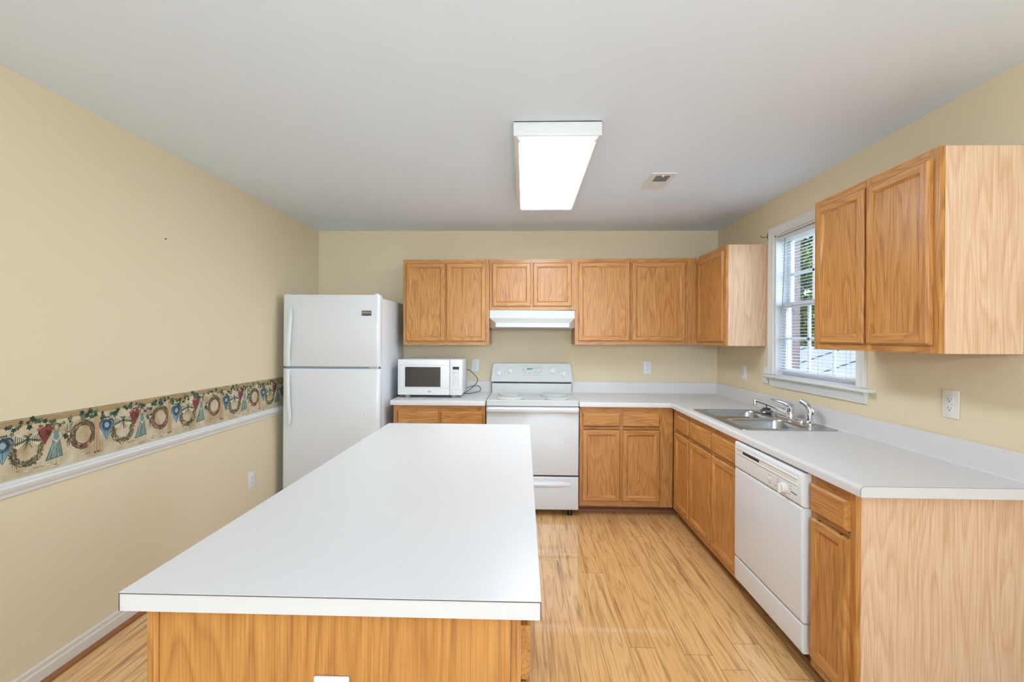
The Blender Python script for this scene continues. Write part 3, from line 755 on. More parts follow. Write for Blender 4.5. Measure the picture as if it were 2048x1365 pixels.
MB().box(FX0 + .02, FX1 - .02, FY + .02, FY + .08, .012, .10, grey_m).build('base_grille', t)
for x in (FX0 + .06, FX1 - .06):
    for y in (FY + .12, D - .10): MB().cyl((x, y, 0), (x, y, .032), .018, black_m).build('foot', t)

# ------------------------------------------------------------------ range
RX0, RX1, RY = -0.3035, 0.4445, 3.606
t = thing('range', 'white freestanding electric coil-less range between two oak base cabinets', 'stove', ((RX0 + RX1) / 2, 3.9, 0))
t['label'] = 'white freestanding electric range under the hood between the counters'
MB().box(RX0 + .002, RX1 - .002, RY + .03, D - .035, .045, .888, appl_m).build('range_body', t)
# cooktop: a shallow tray with raised rim and two pairs of burner covers
b = MB()
bm = bmesh.new()
outer = rrect(RX0, RX1, RY - .002, 4.165, .012); inner = rrect(RX0 + .016, RX1 - .016, RY + .018, 4.15, .02)
for pts, z in ((outer, .889), (outer, .929), (rrect(RX0 + .006, RX1 - .006, RY + .004, 4.16, .012), .934), (rrect(RX0 + .012, RX1 - .012, RY + .012, 4.155, .016), .934), (inner, .928)):
    vs = [bm.verts.new((x, y, z)) for x, y in pts]
    if len(bm.verts) > len(vs):
        bm.verts.ensure_lookup_table(); n = len(vs); o = len(bm.verts) - 2 * n
        for i in range(n): j = (i + 1) % n; bm.faces.new([bm.verts[o + i], bm.verts[o + j], bm.verts[o + n + j], bm.verts[o + n + i]])
bm.faces.new(vs)
b.addbm(bm, cooktop_m).build('cooktop', t)
for cx, cy, r in ((-.118, 3.745, .112), (-.130, 3.985, .088), (.262, 3.985, .112), (.272, 3.745, .092)):
    bc = MB().lathe((cx, cy, .928), [(r * 1.12, .0002), (r * 1.12, .002), (r * 1.02, .0025), (r * 1.02, .0005)], cooktop_m, 40).lathe((cx, cy, .9285), [(r * .96, 0), (r, .004), (r, .010), (r * .95, .0135), (r * .3, .0148), (.001, .015)], cooktop_m, 40)
    bc.build('burner_cover', t, label='white enamel burner cover')
# backguard
PG = BACK(4.168)
def trap(b, z0, z1, xa, xb, xc, xd, y0, y1, yt, m):
    b.add([(xa, y0, z0), (xb, y0, z0), (xb, y1, z0), (xa, y1, z0), (xc, yt, z1), (xd, yt, z1), (xd, y1, z1), (xc, y1, z1)],
          [[0, 1, 2, 3], [4, 5, 6, 7], [0, 1, 5, 4], [1, 2, 6, 5], [2, 3, 7, 6], [3, 0, 4, 7]], m)
MB().box(RX0 + .006, RX1 - .004, 4.152, D - .030, .925, 1.016, cooktop_m, .004).build('riser_panel', t)
bg_ = MB()
prof = [(-.309, 1.030), (-.306, 1.075), (-.300, 1.13), (-.291, 1.190), (-.287, 1.199), (-.280, 1.204), (.424, 1.204), (.431, 1.199), (.435, 1.190), (.444, 1.13), (.451, 1.075), (.454, 1.030)]
cx = (prof[0][0] + prof[-1][0]) / 2
def gl(a, z, y): return Vector((a, y, z))
bg_.prism(prof, [lambda a, z: gl(a, z, D - .028), lambda a, z: gl(a, z, 4.152 + (z - 1.03) * .10), lambda a, z: gl(cx + (a - cx) * .985, 1.115 + (z - 1.115) * .95, 4.146 + (z - 1.03) * .10)], cooktop_m)
pan = bg_.build('control_panel', t)
MB().box(RX0 + .02, RX1 - .012, 4.158, D - .04, 1.015, 1.031, black_m).build('vent_slot', t)
def PP(u, z, w=0.0): return Vector((u, 4.146 + (z - 1.03) * .10 - w, z))
for u, z in ((-.231, 1.108), (-.127, 1.134), (.264, 1.134), (.367, 1.110)):
    k = MB().lathe(PP(u, z), [(.026, 0), (.025, .003), (.021, .004), (.020, .016), (.017, .018), (.001, .018)], white_pl, 28, axis=(0, -1, .1)).fbox(PP, u - .0045, u + .0045, z - .022, z + .022, .016, .027, white_pl, .003).build('knob', t)
    MB().fbox(PP, u - .0015, u + .0015, z + .025, z + .030, .0002, .0012, dprint_m).build('pointer_mark', k)
di = MB().fbox(PP, .027, .080, 1.140, 1.158, -.002, .0012, teal_m).build('clock_display', t, label='small teal lit clock display')
def marks(name, parent, P, lst, hw, hh, w, m):
    for u, z in lst: MB().fbox(P, u - hw, u + hw, z - hh, z + hh, -.002, w, m).build(name, parent)
b = MB()
for a, c in (((-.012, .165), (1.090, 1.0915)), ((-.012, .165), (1.176, 1.1775)), ((-.012, -.0105), (1.090, 1.1775)), ((.1635, .165), (1.090, 1.1775))): b.fbox(PP, a[0], a[1], c[0], c[1], -.002, .0006, print_m)
b.build('panel_outline', t)
marks('touch_key', t, PP, ((.0, 1.148), (.01, 1.136), (.0, 1.125), (.045, 1.112), (.06, 1.112), (.10, 1.112), (.118, 1.112), (.136, 1.112), (.148, 1.125), (.118, 1.130), (.100, 1.128), (.012, 1.112)), .0055, .0028, .0007, print_m)
for u, z in ((-.177, 1.121), (.316, 1.120)): MB().lathe(PP(u, z, -.001), [(.0034, 0), (.0034, .0022)], dprint_m, 12, axis=(0, -1, 0)).build('indicator_light', t)
marks('knob_label', t, PP, ((-.255, 1.137), (-.150, 1.163), (-.09, 1.16), (.24, 1.163), (.345, 1.15), (.395, 1.14)), .012, .0012, .0006, print_m)
text('panel_lettering', 'Whirlpool', .012, dprint_m, t, PP, .116, 1.157, .0004)
# front
MB().fbox(BACK(RY), RX0 + .006, RX1 - .004, .884, .8905, -.03, -.004, black_m).build('vent_gap', t)
od = MB().box(RX0 + .001, RX1 - .001, RY, RY + .04, .332, .8835, appl_m, .008, 3)
odo = od.build('oven_door', t)
hb = MB(); hp = [(.0, .838), (.010, .836), (.030, .843), (.034, .852), (.034, .868), (.028, .877), (.010, .880), (.0, .880)]
hb.prism(hp, [lambda a, z, x=x, k=k: Vector((x, RY + .002 - a * k, z)) for x, k in ((RX0 + .003, .6), (RX0 + .02, 1), (RX1 - .02, 1), (RX1 - .003, .6))], appl_m)
hb.build('oven_handle', odo)
MB().box(RX0 + .004, RX1 - .004, RY - .0035, RY + .002, .826, .836, appl_m, .002).build('trim_ridge', odo)
MB().box(RX0 + .007, RX1 - .007, RY + .012, RY + .035, .318, .334, black_m).build('drawer_gap', t)
dw = MB().box(RX0 + .001, RX1 - .001, RY, RY + .04, .056, .319, appl_m, .007, 3).build('storage_drawer', t)
gp = MB(); gp.prism([(.0, .236), (.012, .246), (.014, .262), (.006, .274), (.0, .286)], [lambda a, z, x=x, k=k: Vector((x, RY + .001 - a * k, .255 + (z - .255) * (.55 + .45 * k))) for x, k in ((RX0 + .06, .15), (RX0 + .14, 1), (RX1 - .14, 1), (RX1 - .06, .15))], appl_m)
gp.build('drawer_grip', dw)
for x in (RX0 + .065, RX1 - .065):
    for y in (RY + .05, D - .10): MB().cyl((x, y, 0), (x, y, .046), .021, black_m).build('foot', t)

# ------------------------------------------------------------------ range hood
HX0, HX1 = -0.3055, 0.4430; HB = 1.528
t = thing('range_hood', 'white under-cabinet range hood above the range', 'range hood', ((HX0 + HX1) / 2, D - .2, HB))
b = MB()
yf, yn = YU - .004, YU - .19
v = [(HX0, D - .004, HB), (HX1, D - .004, HB), (HX1, D - .004, 1.681), (HX0, D - .004, 1.681),
     (HX0, yf, HB), (HX1, yf, HB), (HX1, yf, 1.681), (HX0, yf, 1.681), (HX0, yf, 1.614), (HX1, yf, 1.614),
     (HX0 + .066, yn, 1.563), (HX1 - .066, yn, 1.563), (HX0 + .066, yn, HB), (HX1 - .066, yn, HB)]
f = [[0, 1, 2, 3], [3, 2, 6, 7], [7, 6, 9, 8], [8, 9, 11, 10], [10, 11, 13, 12], [8, 10, 12, 4], [9, 5, 13, 11], [0, 3, 7, 8, 4], [1, 5, 9, 6, 2], [0, 4, 12, 13, 5, 1]]
b.add(v, f, cooktop_m).build('hood_shell', t)
MB().box(HX0 + .03, HX1 - .03, yf - .10, D - .03, HB - .010, HB - .0002, grey_m).build('grease_filter', t)
PH = BACK(yf)
marks('control_mark', t, PH, ((.218, 1.660), (.226, 1.660), (.250, 1.660), (.262, 1.660)), .0012, .008, .0006, print_m)
marks('rocker_switch', t, PH, ((.300, 1.662), (.338, 1.662)), .015, .005, .0016, offw_pl)

# ------------------------------------------------------------------ microwave
MX0, MX1, MY, MZ0, MZ1 = -1.075, -0.524, 3.78, .947, 1.2505
t = thing('microwave', 'white countertop microwave beside the refrigerator', 'microwave', ((MX0 + MX1) / 2, 3.97, CT))
MB().box(MX0 + .004, MX1 - .004, MY + .03, 4.155, MZ0, MZ1, appl_m, .008).build('oven_shell', t)
PM = BACK(MY)
XS = -.6315
dr = MB().box(MX0, XS - .001, MY, MY + .03, MZ0, MZ1 - .001, white_pl, .006, 3).build('oven_door', t)
MB().fbox(PM, -1.0115, -.7085, 1.017, 1.186, -.004, .0012, glassblk).build('window_glass', dr)
g = MB()
for a, c in (((-1.058, XS - .004), (1.2015, 1.2030)), ((-1.058, XS - .004), (1.0085, 1.0098)), ((-1.058, -1.0568), (1.0085, 1.203))): g.fbox(PM, a[0], a[1], c[0], c[1], -.004, .0005, print_m)
g.build('door_groove', dr)
cp = MB().box(XS + .001, MX1, MY, MY + .03, MZ0, MZ1 - .001, white_pl, .006, 3).build('control_panel', t)
MB().fbox(PM, -.605, -.551, 1.1665, 1.190, -.004, .0012, lcd_m).build('display', cp)
b = MB()
for z, us in ((1.158, (-.600, -.578, -.556)), (1.142, (-.602, -.590, -.578, -.566, -.554)), (1.128, (-.598, -.578, -.558)), (1.113, (-.598, -.558)), (1.101, (-.585, -.571)), (1.088, (-.598, -.578, -.558)), (1.074, (-.598, -.578, -.558)), (1.060, (-.598, -.578, -.558)), (1.044, (-.598, -.578, -.558)), (1.030, (-.598, -.558))):
    for u in us: b.fbox(PM, u - .0042, u + .0042, z - .0022, z + .0022, -.004, .0006, print_m)
b.build('keypad_print', cp)
b = MB()
for a, c in (((-.618, -.537), (.9935, .9945)), ((-.618, -.537), (.9675, .9685)), ((-.618, -.617), (.9675, .9945)), ((-.538, -.537), (.9675, .9945))): b.fbox(PM, a[0], a[1], c[0], c[1], -.004, .0006, print_m)
b.build('door_button', cp)
ring = MB(); n = 28
vs = []
for r in (.0098, .0076):
    for w_ in (.0, .0009): vs += [PM(-.8035 + r * math.cos(2 * math.pi * k / n), .9785 + r * math.sin(2 * math.pi * k / n), w_) for k in range(n)]
fs = []
for k in range(n):
    j = (k + 1) % n; fs += [[n + k, n + j, 3 * n + j, 3 * n + k], [k, j, n + j, n + k], [2 * n + k, 3 * n + k, 3 * n + j, 2 * n + j]]
em = ring.add(vs, fs, dprint_m).build('emblem', dr)
text('emblem_lettering', 'GE', .0095, dprint_m, em, PM, -.8035, .9785, .0004)
for x in (-1.0, -.60):
    for y in (MY + .05, 4.10): MB().lathe((x, y, CT), [(.022, 0), (.025, .006), (.025, .022)], grey_m, 20).build('foot', t)
cd = MB().tube([(-.530, 4.12, 1.150), (-.505, 4.175, 1.130), (-.460, 4.19, 1.085), (-.434, 4.19, 1.045), (-.455, 4.18, 1.000), (-.500, 4.15, .958), (-.545, 4.10, .930), (-.500, 4.06, .930), (-.440, 4.12, .936), (-.405, 4.17, .945), (-.420, 4.19, .982), (-.480, 4.185, .986), (-.520, 4.17, .972), (-.535, 4.13, .960)], .0042, cord_m, 8)
cd.build('power_cord', t, label='grey power cord looped beside the microwave')

# ------------------------------------------------------------------ dishwasher
DY0, DY1 = 1.9045, 2.5095; DXF = 1.168
t = thing('dishwasher', 'white built-in dishwasher under the right counter', 'dishwasher', (XR - .3, (DY0 + DY1) / 2, 0))
MB().box(XB + .02, XR - .03, DY0 + .004, DY1 - .004, .10, .872, grey_m).build('tub', t)
def dfront(name, z0, z1, r, m, x0=DXF, x1=XB + .02, parent=t):
    bm = bmesh.new(); bmesh.ops.create_cube(bm, size=1.0)
    for v in bm.verts: v.co = Vector((x0 + (x1 - x0) * (v.co.x + .5), DY0 + (DY1 - DY0) * (v.co.y + .5), z0 + (z1 - z0) * (v.co.z + .5)))
    bmesh.ops.bevel(bm, geom=[e for e in bm.edges if min(e.verts[0].co.x, e.verts[1].co.x) < x0 + 1e-4 and max(e.verts[0].co.x, e.verts[1].co.x) < x0 + 1e-4], offset=r, segments=4, profile=.5, affect='EDGES')
    return MB().addbm(bm, m).build(name, parent)
dfront('door_front', .247, .7285, .012, appl_m)
dfront('kick_plate', .118, .240, .010, appl_m, DXF + .002)
pn = dfront('control_panel', .731, .874, .016, white_pl, DXF - .002)
MB().box(XB + .075, XB + .10, DY0 + .004, DY1 - .004, .0008, .118, kick_m).build('toe_space', t)
PD = RIGHT(DXF - .002)
gr = MB().fbox(PD, DY0 + .035, DY1 - .035, .820, .842, -.006, .0006, offw_pl)
gr.build('handle_recess', pn)
MB().fbox(PD, 2.245, 2.410, .825, .838, -.004, .0012, dark_m).build('latch_opening', pn)
MB().fbox(PD, DY0 + .03, DY1 - .03, .842, .8465, -.002, .004, white_pl, .0015).fbox(PD, DY0 + .03, DY1 - .03, .8135, .8195, -.002, .004, white_pl, .002).build('handle_lip', pn)
kn = MB().lathe(PD(2.033, .772), [(.026, 0), (.025, .004), (.020, .006), (.019, .016), (.001, .017)], offw_pl, 28, axis=(-1, 0, 0)).fbox(PD, 2.028, 2.038, .750, .794, .014, .028, offw_pl, .004).build('cycle_knob', pn)
MB().fbox(PD, 2.135, 2.165, .767, .783, -.002, .004, offw_pl, .002).build('push_button', pn)
for u, z in ((2.150, .757), (2.150, .793), (2.078, .796), (2.078, .786), (2.078, .776), (2.078, .766), (2.075, .757), (2.068, .752), (2.060, .747), (1.985, .796), (1.985, .784), (2.100, .760), (1.99, .760)): MB().fbox(PD, u - .008, u + .008, z - .0014, z + .0014, -.002, .0006, print_m).build('cycle_label', pn)
for u, z in ((2.066, .757), (2.058, .751), (2.060, .744)): MB().fbox(PD, u - .002, u + .002, z - .004, z + .004, -.002, .0007, dprint_m).build('cycle_mark', pn)
text('panel_lettering', 'Whirlpool', .0105, dprint_m, pn, PD, 1.960, .773, .0004, mirror=-1.0)

# ------------------------------------------------------------------ sink, faucet, sprayer, strainer
t = thing('sink', 'stainless steel double-bowl sink set in the right counter', 'sink', ((SK[0] + SK[1]) / 2, (SK[2] + SK[3]) / 2, CT))
bowls = [(1.272, 1.640, 2.930, 3.252), (1.272, 1.640, 2.590, 2.905)]
b = MB()
outer = rrect(*SK, .022)
plate_with_holes(b, outer, [rrect(*q, .06, 8) for q in bowls], CT + .0042, steel_m)
n = len(outer); o2 = rrect(SK[0] - .001, SK[1] + .001, SK[2] - .001, SK[3] + .001, .023)
b.add([(x, y, CT + .0042) for x, y in outer] + [(x, y, CT + .0004) for x, y in o2], [[i, (i + 1) % n, n + (i + 1) % n, n + i] for i in range(n)], steel_m)
b.build('rim', t)
for x0, x1, y0, y1 in bowls:
    b = MB(); loops = []
    for d, z, r in ((0, CT + .0042, .06), (.004, CT + .001, .06), (.008, CT - .01, .06), (.014, CT - .12, .06), (.022, CT - .150, .055), (.045, CT - .165, .05)): loops.append([(x, y, z) for x, y in rrect(x0 + d, x1 - d, y0 + d, y1 - d, r, 8)])
    n = len(loops[0]); vs = sum(loops, []); fs = []
    for k in range(len(loops) - 1):
        for i in range(n): j = (i + 1) % n; fs.append([k * n + i, k * n + j, (k + 1) * n + j, (k + 1) * n + i])
    fs.append([(len(loops) - 1) * n + i for i in range(n)])
    bo_ = b.add(vs, fs, steel_m).build('bowl', t)
    MB().lathe(((x0 + x1) / 2, (y0 + y1) / 2, CT - .1645), [(.045, 0), (.044, .002), (.034, .002), (.030, -.0)], chrome_m, 24).build('drain', bo_)
zb_ = CT + .0044
t = thing('faucet', 'chrome single-lever faucet behind the sink bowls', 'faucet', (1.708, 2.915, zb_))
MB().prism([(p[0], p[1]) for p in rrect(1.682, 1.736, 2.775, 3.055, .026, 6)], [lambda a, c, z=z, s=s: Vector((1.709 + (a - 1.709) * s, 2.915 + (c - 2.915) * (1 - (1 - s) * .3), z)) for z, s in ((zb_, 1), (zb_ + .010, .97), (zb_ + .015, .8))], chrome_m).build('escutcheon', t)
MB().lathe((1.708, 2.915, zb_ + .012), [(.027, 0), (.025, .01), (.0235, .045), (.025, .055), (.024, .070), (.016, .082), (.001, .085)], chrome_m, 28).build('faucet_body', t)
spt = MB().tube([(1.700, 2.922, .968), (1.665, 2.950, .985), (1.610, 2.993, 1.010), (1.565, 3.028, 1.026), (1.548, 3.042, 1.027)], [.013, .0125, .0115, .011, .011], chrome_m, 14)
spt.lathe((1.548, 3.042, .994), [(.010, 0), (.0125, .002), (.0125, .022), (.011, .036), (.006, .041)], chrome_m, 20).build('spout', t)
MB().tube([(1.712, 2.905, .998), (1.700, 2.918, 1.016), (1.680, 2.945, 1.030), (1.655, 2.985, 1.038), (1.640, 3.010, 1.040)], [.022, .021, .015, .010, .006], chrome_m, 14, flat=.75).build('lever_handle', t)
t = thing('sink_sprayer', 'chrome pull-out side sprayer right of the faucet', 'sprayer', (1.718, 2.738, zb_))
MB().lathe((1.718, 2.738, zb_), [(.026, 0), (.026, .006), (.020, .014), (.017, .020)], chrome_m, 24).build('sprayer_holder', t)
MB().tube([(1.718, 2.738, zb_ + .018), (1.718, 2.737, .985), (1.718, 2.740, 1.020), (1.712, 2.758, 1.045), (1.702, 2.788, 1.060)], [.0145, .0155, .0165, .0165, .0155], chrome_m, 16).build('sprayer_head', t)
MB().tube([(1.726, 2.722, .985), (1.726, 2.716, 1.008), (1.724, 2.722, 1.030)], [.006, .009, .006], chrome_m, 10).build('sprayer_trigger', t)
t = thing('sink_strainer', 'metal basket strainer with black stopper resting on the sink rim', 'strainer', (1.672, 3.128, zb_))
MB().lathe((1.672, 3.128, zb_), [(.026, 0), (.034, .005), (.038, .014), (.039, .020), (.034, .024), (.030, .026)], steel_m, 28).build('basket', t)
MB().lathe((1.672, 3.128, zb_ + .0262), [(.024, 0), (.026, .004), (.023, .010), (.008, .012)], black_m, 24).build('stopper', t)
MB().cyl((1.672, 3.128, zb_ + .038), (1.672, 3.128, zb_ + .056), .0038, black_m, .003, 10).build('post', t)

# ------------------------------------------------------------------ electrical plates
def outlet(label, gfci=False, sw=False):
    """built facing -y about the origin, plate back at y=0"""
    t = thing('electrical_outlet' if not sw else 'light_switch', label, 'outlet' if not sw else 'light switch', (0, 0, 0), None if sw else 'outlet plates')
    P = BACK(0.0); m = offw_pl if gfci else white_pl
    if sw:
        MB().fbox(P, -.042, .042, -.0595, .0595, .0004, .006, m, .003).build('cover_plate', t)
        MB().fbox(P, -.017, .017, -.034, .034, .005, .0085, offw_pl, .002).build('rocker', t)
        return t
    MB().fbox(P, -.0385 if gfci else -.0365, .0385 if gfci else .0365, -.0600, .0600, .0004, .006, m, .003).build('cover_plate', t)
    if gfci: bodies = [MB().fbox(P, -.017, .017, -.034, .034, .005, .0075, m, .001).build('receptacle', t)]
    cents = (.019, -.019)
    for cz in cents:
        if not gfci:
            pr = rrect(-.0165, .0165, cz - .0135, cz + .0135, .010, 5)
            rc = MB().prism(pr, [lambda a, c, w=w: P(a, c, w) for w in (.005, .0072)], m).build('receptacle', t)
        else: rc = bodies[0]
        w1 = .0079
        sl = MB().fbox(P, -.0078, -.0058, cz - .002, cz + .007, .006, w1, dark_m).fbox(P, .0055, .0073, cz - .001, cz + .006, .006, w1, dark_m).lathe(P(0, cz - .0075, .006), [(.0026, 0), (.0026, w1 - .006)], dark_m, 12, axis=(0, -1, 0))
        sl.build('slots', rc)
    if gfci: MB().fbox(P, -.012, .006, -.004, .004, .0074, .0084, offw_pl, .0006).fbox(P, .010, .013, -.0015, .0015, .0074, .0080, dprint_m).build('test_buttons', t)
    else: MB().lathe(P(0, 0, .005), [(.003, 0), (.0028, .0018), (.001, .002)], grey_m, 12, axis=(0, -1, 0)).build('screw', t)
    return t
o = outlet('white duplex outlet on the back wall between microwave and range'); o.location = (-.4645, D, 1.175)
copy_tree(o, (1.163, D, 1.167), 0, 'white duplex outlet on the back wall right of the range, under the wide cabinet')
copy_tree(o, (XL, 3.202, .391), R(90), 'white duplex outlet low on the left wall below the chair rail')
io = copy_tree(o, (-.386, BY0 + .004, .687), 0, 'white outlet cover on the island end at the bottom edge of the photo')
g = outlet('ivory outlet with test buttons on the right wall under the large cabinet', gfci=True); g.location = (XR, 1.949, 1.166); g.rotation_euler = (0, 0, R(-90))
s_ = outlet('white switch plate on the right wall between corner and window', sw=True); s_.location = (XR, 3.731, 1.168); s_.rotation_euler = (0, 0, R(-90))

# ------------------------------------------------------------------ ceiling light and vent
t = thing('ceiling_light', 'white rectangular fluorescent ceiling fixture with acrylic lens', 'ceiling light', (.151, 2.67, H))
LX0, LX1, LY0, LY1, LZ = -.056, .358, 2.100, 3.232, 2.387
MB().box(LX0 + .006, LX1 - .006, LY0 + .004, LY1 - .004, LZ + .012, H - .0005, trim_m).build('housing', t)
MB().box(LX0, LX1, LY0, LY0 + .004, LZ, H - .0005, trim_m, .001).box(LX0, LX1, LY0, LY0 + .02, H - .006, H - .0005, trim_m).build('end_plate', t)
MB().box(LX0, LX1, LY1 - .004, LY1, LZ, H - .0005, trim_m, .001).build('end_plate', t)
pr = [(LX0 + .001, LZ + .050), (LX0 + .001, LZ + .004), (LX0 + .012, LZ), (LX0 + .026, LZ - .022), (LX0 + .036, LZ - .028), (LX1 - .036, LZ - .028), (LX1 - .026, LZ - .022), (LX1 - .012, LZ), (LX1 - .001, LZ + .004), (LX1 - .001, LZ + .050), (LX1 - .004, LZ + .050), (LX1 - .004, LZ + .011), (LX0 + .004, LZ + .011), (LX0 + .004, LZ + .050)]
def lr(y, k): return lambda a, z: Vector((a, y, z if z > LZ - .0001 else LZ + (z - LZ) * k))
lensb = MB().prism(pr, [lr(LY0 + .005, .15), lr(LY0 + .012, .8), lr(LY0 + .022, 1), lr(LY1 - .022, 1), lr(LY1 - .012, .8), lr(LY1 - .005, .15)], acry_m)
k = lensb.mi(lens_m)
for i, f in enumerate(lensb.f):                            # only the flat underside glows, the moulded sides are opaque white
    if len(f) == 4 and all(lensb.v[j].z < LZ - .0215 for j in f): lensb.m[i] = k
lensb.build('lens', t, label='glowing white acrylic lens')
t = thing('ceiling_vent', 'small white rectangular air register in the ceiling', 'vent', (.857, 2.912, H))
b = MB(); x0, x1, y0, y1 = .782, .933, 2.765, 3.062
for a, c, e, f in ((x0, .816, y0, y1), (.906, x1, y0, y1), (.816, .906, y0, 2.800), (.816, .906, 3.042, y1)): b.box(a, c, e, f, H - .007, H - .0005, trim_m)
b.build('register_frame', t)
MB().box(.816, .906, 2.800, 3.042, H - .0012, H - .0004, ventd_m).build('duct_backing', t)
b = MB()
for k in range(11):
    y = 2.806 + k * .022
    if k < 5:                                                # open blades on the near half, flat closed ones beyond
        b.add([(.816, y - .006, H - .0065), (.906, y - .006, H - .0065), (.906, y + .007, H - .002), (.816, y + .007, H - .002), (.816, y - .006, H - .0058), (.906, y - .006, H - .0058), (.906, y + .007, H - .0013), (.816, y + .007, H - .0013)],
              [[0, 1, 2, 3], [4, 5, 6, 7], [0, 1, 5, 4], [1, 2, 6, 5], [2, 3, 7, 6], [3, 0, 4, 7]], ventd_m)
    else: b.box(.8162, .9058, y - .0105, y + .0108, H - .0060, H - .0050, trim_m)
b.build('louvres', t)
MB().box(.850, .862, 2.790, 2.806, H - .014, H - .006, trim_m, .002).build('lever', t)

# ------------------------------------------------------------------ the kitchen window
we = bpy.data.objects.new('window_1', None); C.objects.link(we); we.location = (XR, (WIN_Y0 + WIN_Y1) / 2, WIN_Z0); struct(we)
ci0, ci1, ciz = WIN_Y0 + .001, WIN_Y1 - .001, WIN_Z1 - .002
b = MB(); prc = [(0, .001), (0, .012), (.006, .015), (.016, .011), (.045, .015), (.058, .018), (.064, .016), (.066, .001)]
# casing mitred round the opening: left stile, head, right stile
path = [(ci0, WIN_Z0 + .01), (ci0, ciz), (ci1, ciz), (ci1, WIN_Z0 + .01)]
def cring(i):
    u, z = path[i]; du = -1 if i in (0, 1) else 1; dz = 1 if i in (1, 2) else 0
    return lambda a, w: Vector((XR - w, u + du * a, z + dz * a))
b.prism(prc, [cring(i) for i in range(4)], trim_m).build('casing', we)
b = MB().box(XR - .050, XR + .06, WIN_Y0 - .125, WIN_Y1 + .075, 1.161, 1.180, trim_m, .006, 3)
b.build('window_sill', we)
b = MB(); b.prism([(.0005, 1.098), (.012, 1.098), (.020, 1.142), (.028, 1.160), (.0005, 1.160)], [lambda a, z, y=y: Vector((XR - a, y + ((z - 1.098) * .45 if y > 3 else -(z - 1.098) * .15), z)) for y in (WIN_Y0 - .068, WIN_Y1 + .018)], trim_m).build('apron', we)
MB().box(XR - .012, XR - .0005, 3.362, 3.434, 1.111, 1.160, trim_m, .002).box(XR - .012, XR - .0005, 3.362, 3.434, 1.1805, 1.234, trim_m, .002).build('trim_block', we)
b = MB()
for a, c, e, f in ((WIN_Y0, WIN_Y0 + .012, WIN_Z0, WIN_Z1), (WIN_Y1 - .012, WIN_Y1, WIN_Z0, WIN_Z1), (WIN_Y0, WIN_Y1, WIN_Z1 - .012, WIN_Z1), (WIN_Y0, WIN_Y1, WIN_Z0, WIN_Z0 + .012)): b.box(XR + .002, XR + WT, a, c, e, f, vinyl_m)
b.build('jamb', we)
ja, jb = WIN_Y0 + .012, WIN_Y1 - .012
def sash(name, x, z0, z1, zt, mz, bw, tw):
    b = MB(); fw = .034
    b.box(x, x + .026, ja, ja + fw, z0, z1, vinyl_m, .002).box(x, x + .026, jb - fw, jb, z0, z1, vinyl_m, .002)
    b.box(x, x + .026, ja + fw, jb - fw, z0, z0 + bw, vinyl_m, .002).box(x, x + .026, ja + fw, jb - fw, z1 - tw, z1, vinyl_m, .002)
    s = b.build(name, we)
    g = MB()
    for k in (1, 2):
        c = ja + fw + (jb - ja - 2 * fw) * k / 3; g.box(x + .006, x + .020, c - .009, c + .009, z0 + bw, z1 - tw, vinyl_m)
    g.box(x + .006, x + .020, ja + fw, jb - fw, mz - .009, mz + .009, vinyl_m); g.build('muntins', s)
    MB().box(x + .0115, x + .0145, ja + fw, jb - fw, z0 + bw, z1 - tw, glass_m).build('glass_pane', s)
sash('lower_sash', XR + .056, WIN_Z0 + .013, 1.700, 0, 1.445, .042, .036)
sash('upper_sash', XR + .086, 1.668, WIN_Z1 - .013, 0, 1.902, .036, .036)

t = thing('window_blind', 'white horizontal mini blind lowered over the kitchen window', 'blind', (XR + .03, (ja + jb) / 2, 1.205))
MB().box(XR + .014, XR + .044, ja + .004, jb - .004, 2.143, 2.174, blind_m, .002).build('headrail', t)
b = MB(); z = 1.238; k = 0
while z < 2.140:
    tl = R(5); yy0, yy1 = ja + .006, jb - .006
    ring = []
    for i in range(5):
        s = (i - 2) / 2 * .0125; c = .0016 * (1 - (i / 2 - 1) ** 2)
        ring.append((XR + .029 + s * math.cos(tl), z + s * math.sin(tl) + c))
    vs = [(x, yy, zz) for yy in (yy0, yy1) for x, zz in ring] ; n = 5
    vs += [(x, yy, zz - .0004) for yy in (yy0, yy1) for x, zz in ring]
    fs = [[i, i + 1, n + i + 1, n + i] for i in range(4)] + [[2 * n + i, 3 * n + i, 3 * n + i + 1, 2 * n + i + 1] for i in range(4)] + [[0, n, 3 * n, 2 * n], [4, 2 * n + 4, 3 * n + 4, n + 4]]
    b.add(vs, fs, blind_m); z += .0212
b.build('slats', t, recalc=False)
MB().box(XR + .018, XR + .041, ja + .006, jb - .006, 1.209, 1.223, blind_m, .004).build('bottom_rail', t)
b = MB()
for y in (ja + .10, (ja + jb) / 2 - .05, jb - .12):
    for x in (XR + .0155, XR + .0425): b.cyl((x, y, 1.215), (x, y, 2.15), .0007, grey_m, seg=6)
b.build('ladder_cords', t)
MB().tube([(XR + .010, jb - .095, 2.150), (XR + .006, jb - .093, 1.95), (XR + .008, jb - .068, 1.62)], [.003, .0035, .0035], grey_m, 8).build('tilt_wand', t)
MB().tube([(XR + .011, ja + .06, 2.15), (XR + .008, ja + .06, 1.6), (XR + .010, ja + .062, 1.30)], .0012, blind_m, 6).build('pull_cord', t)

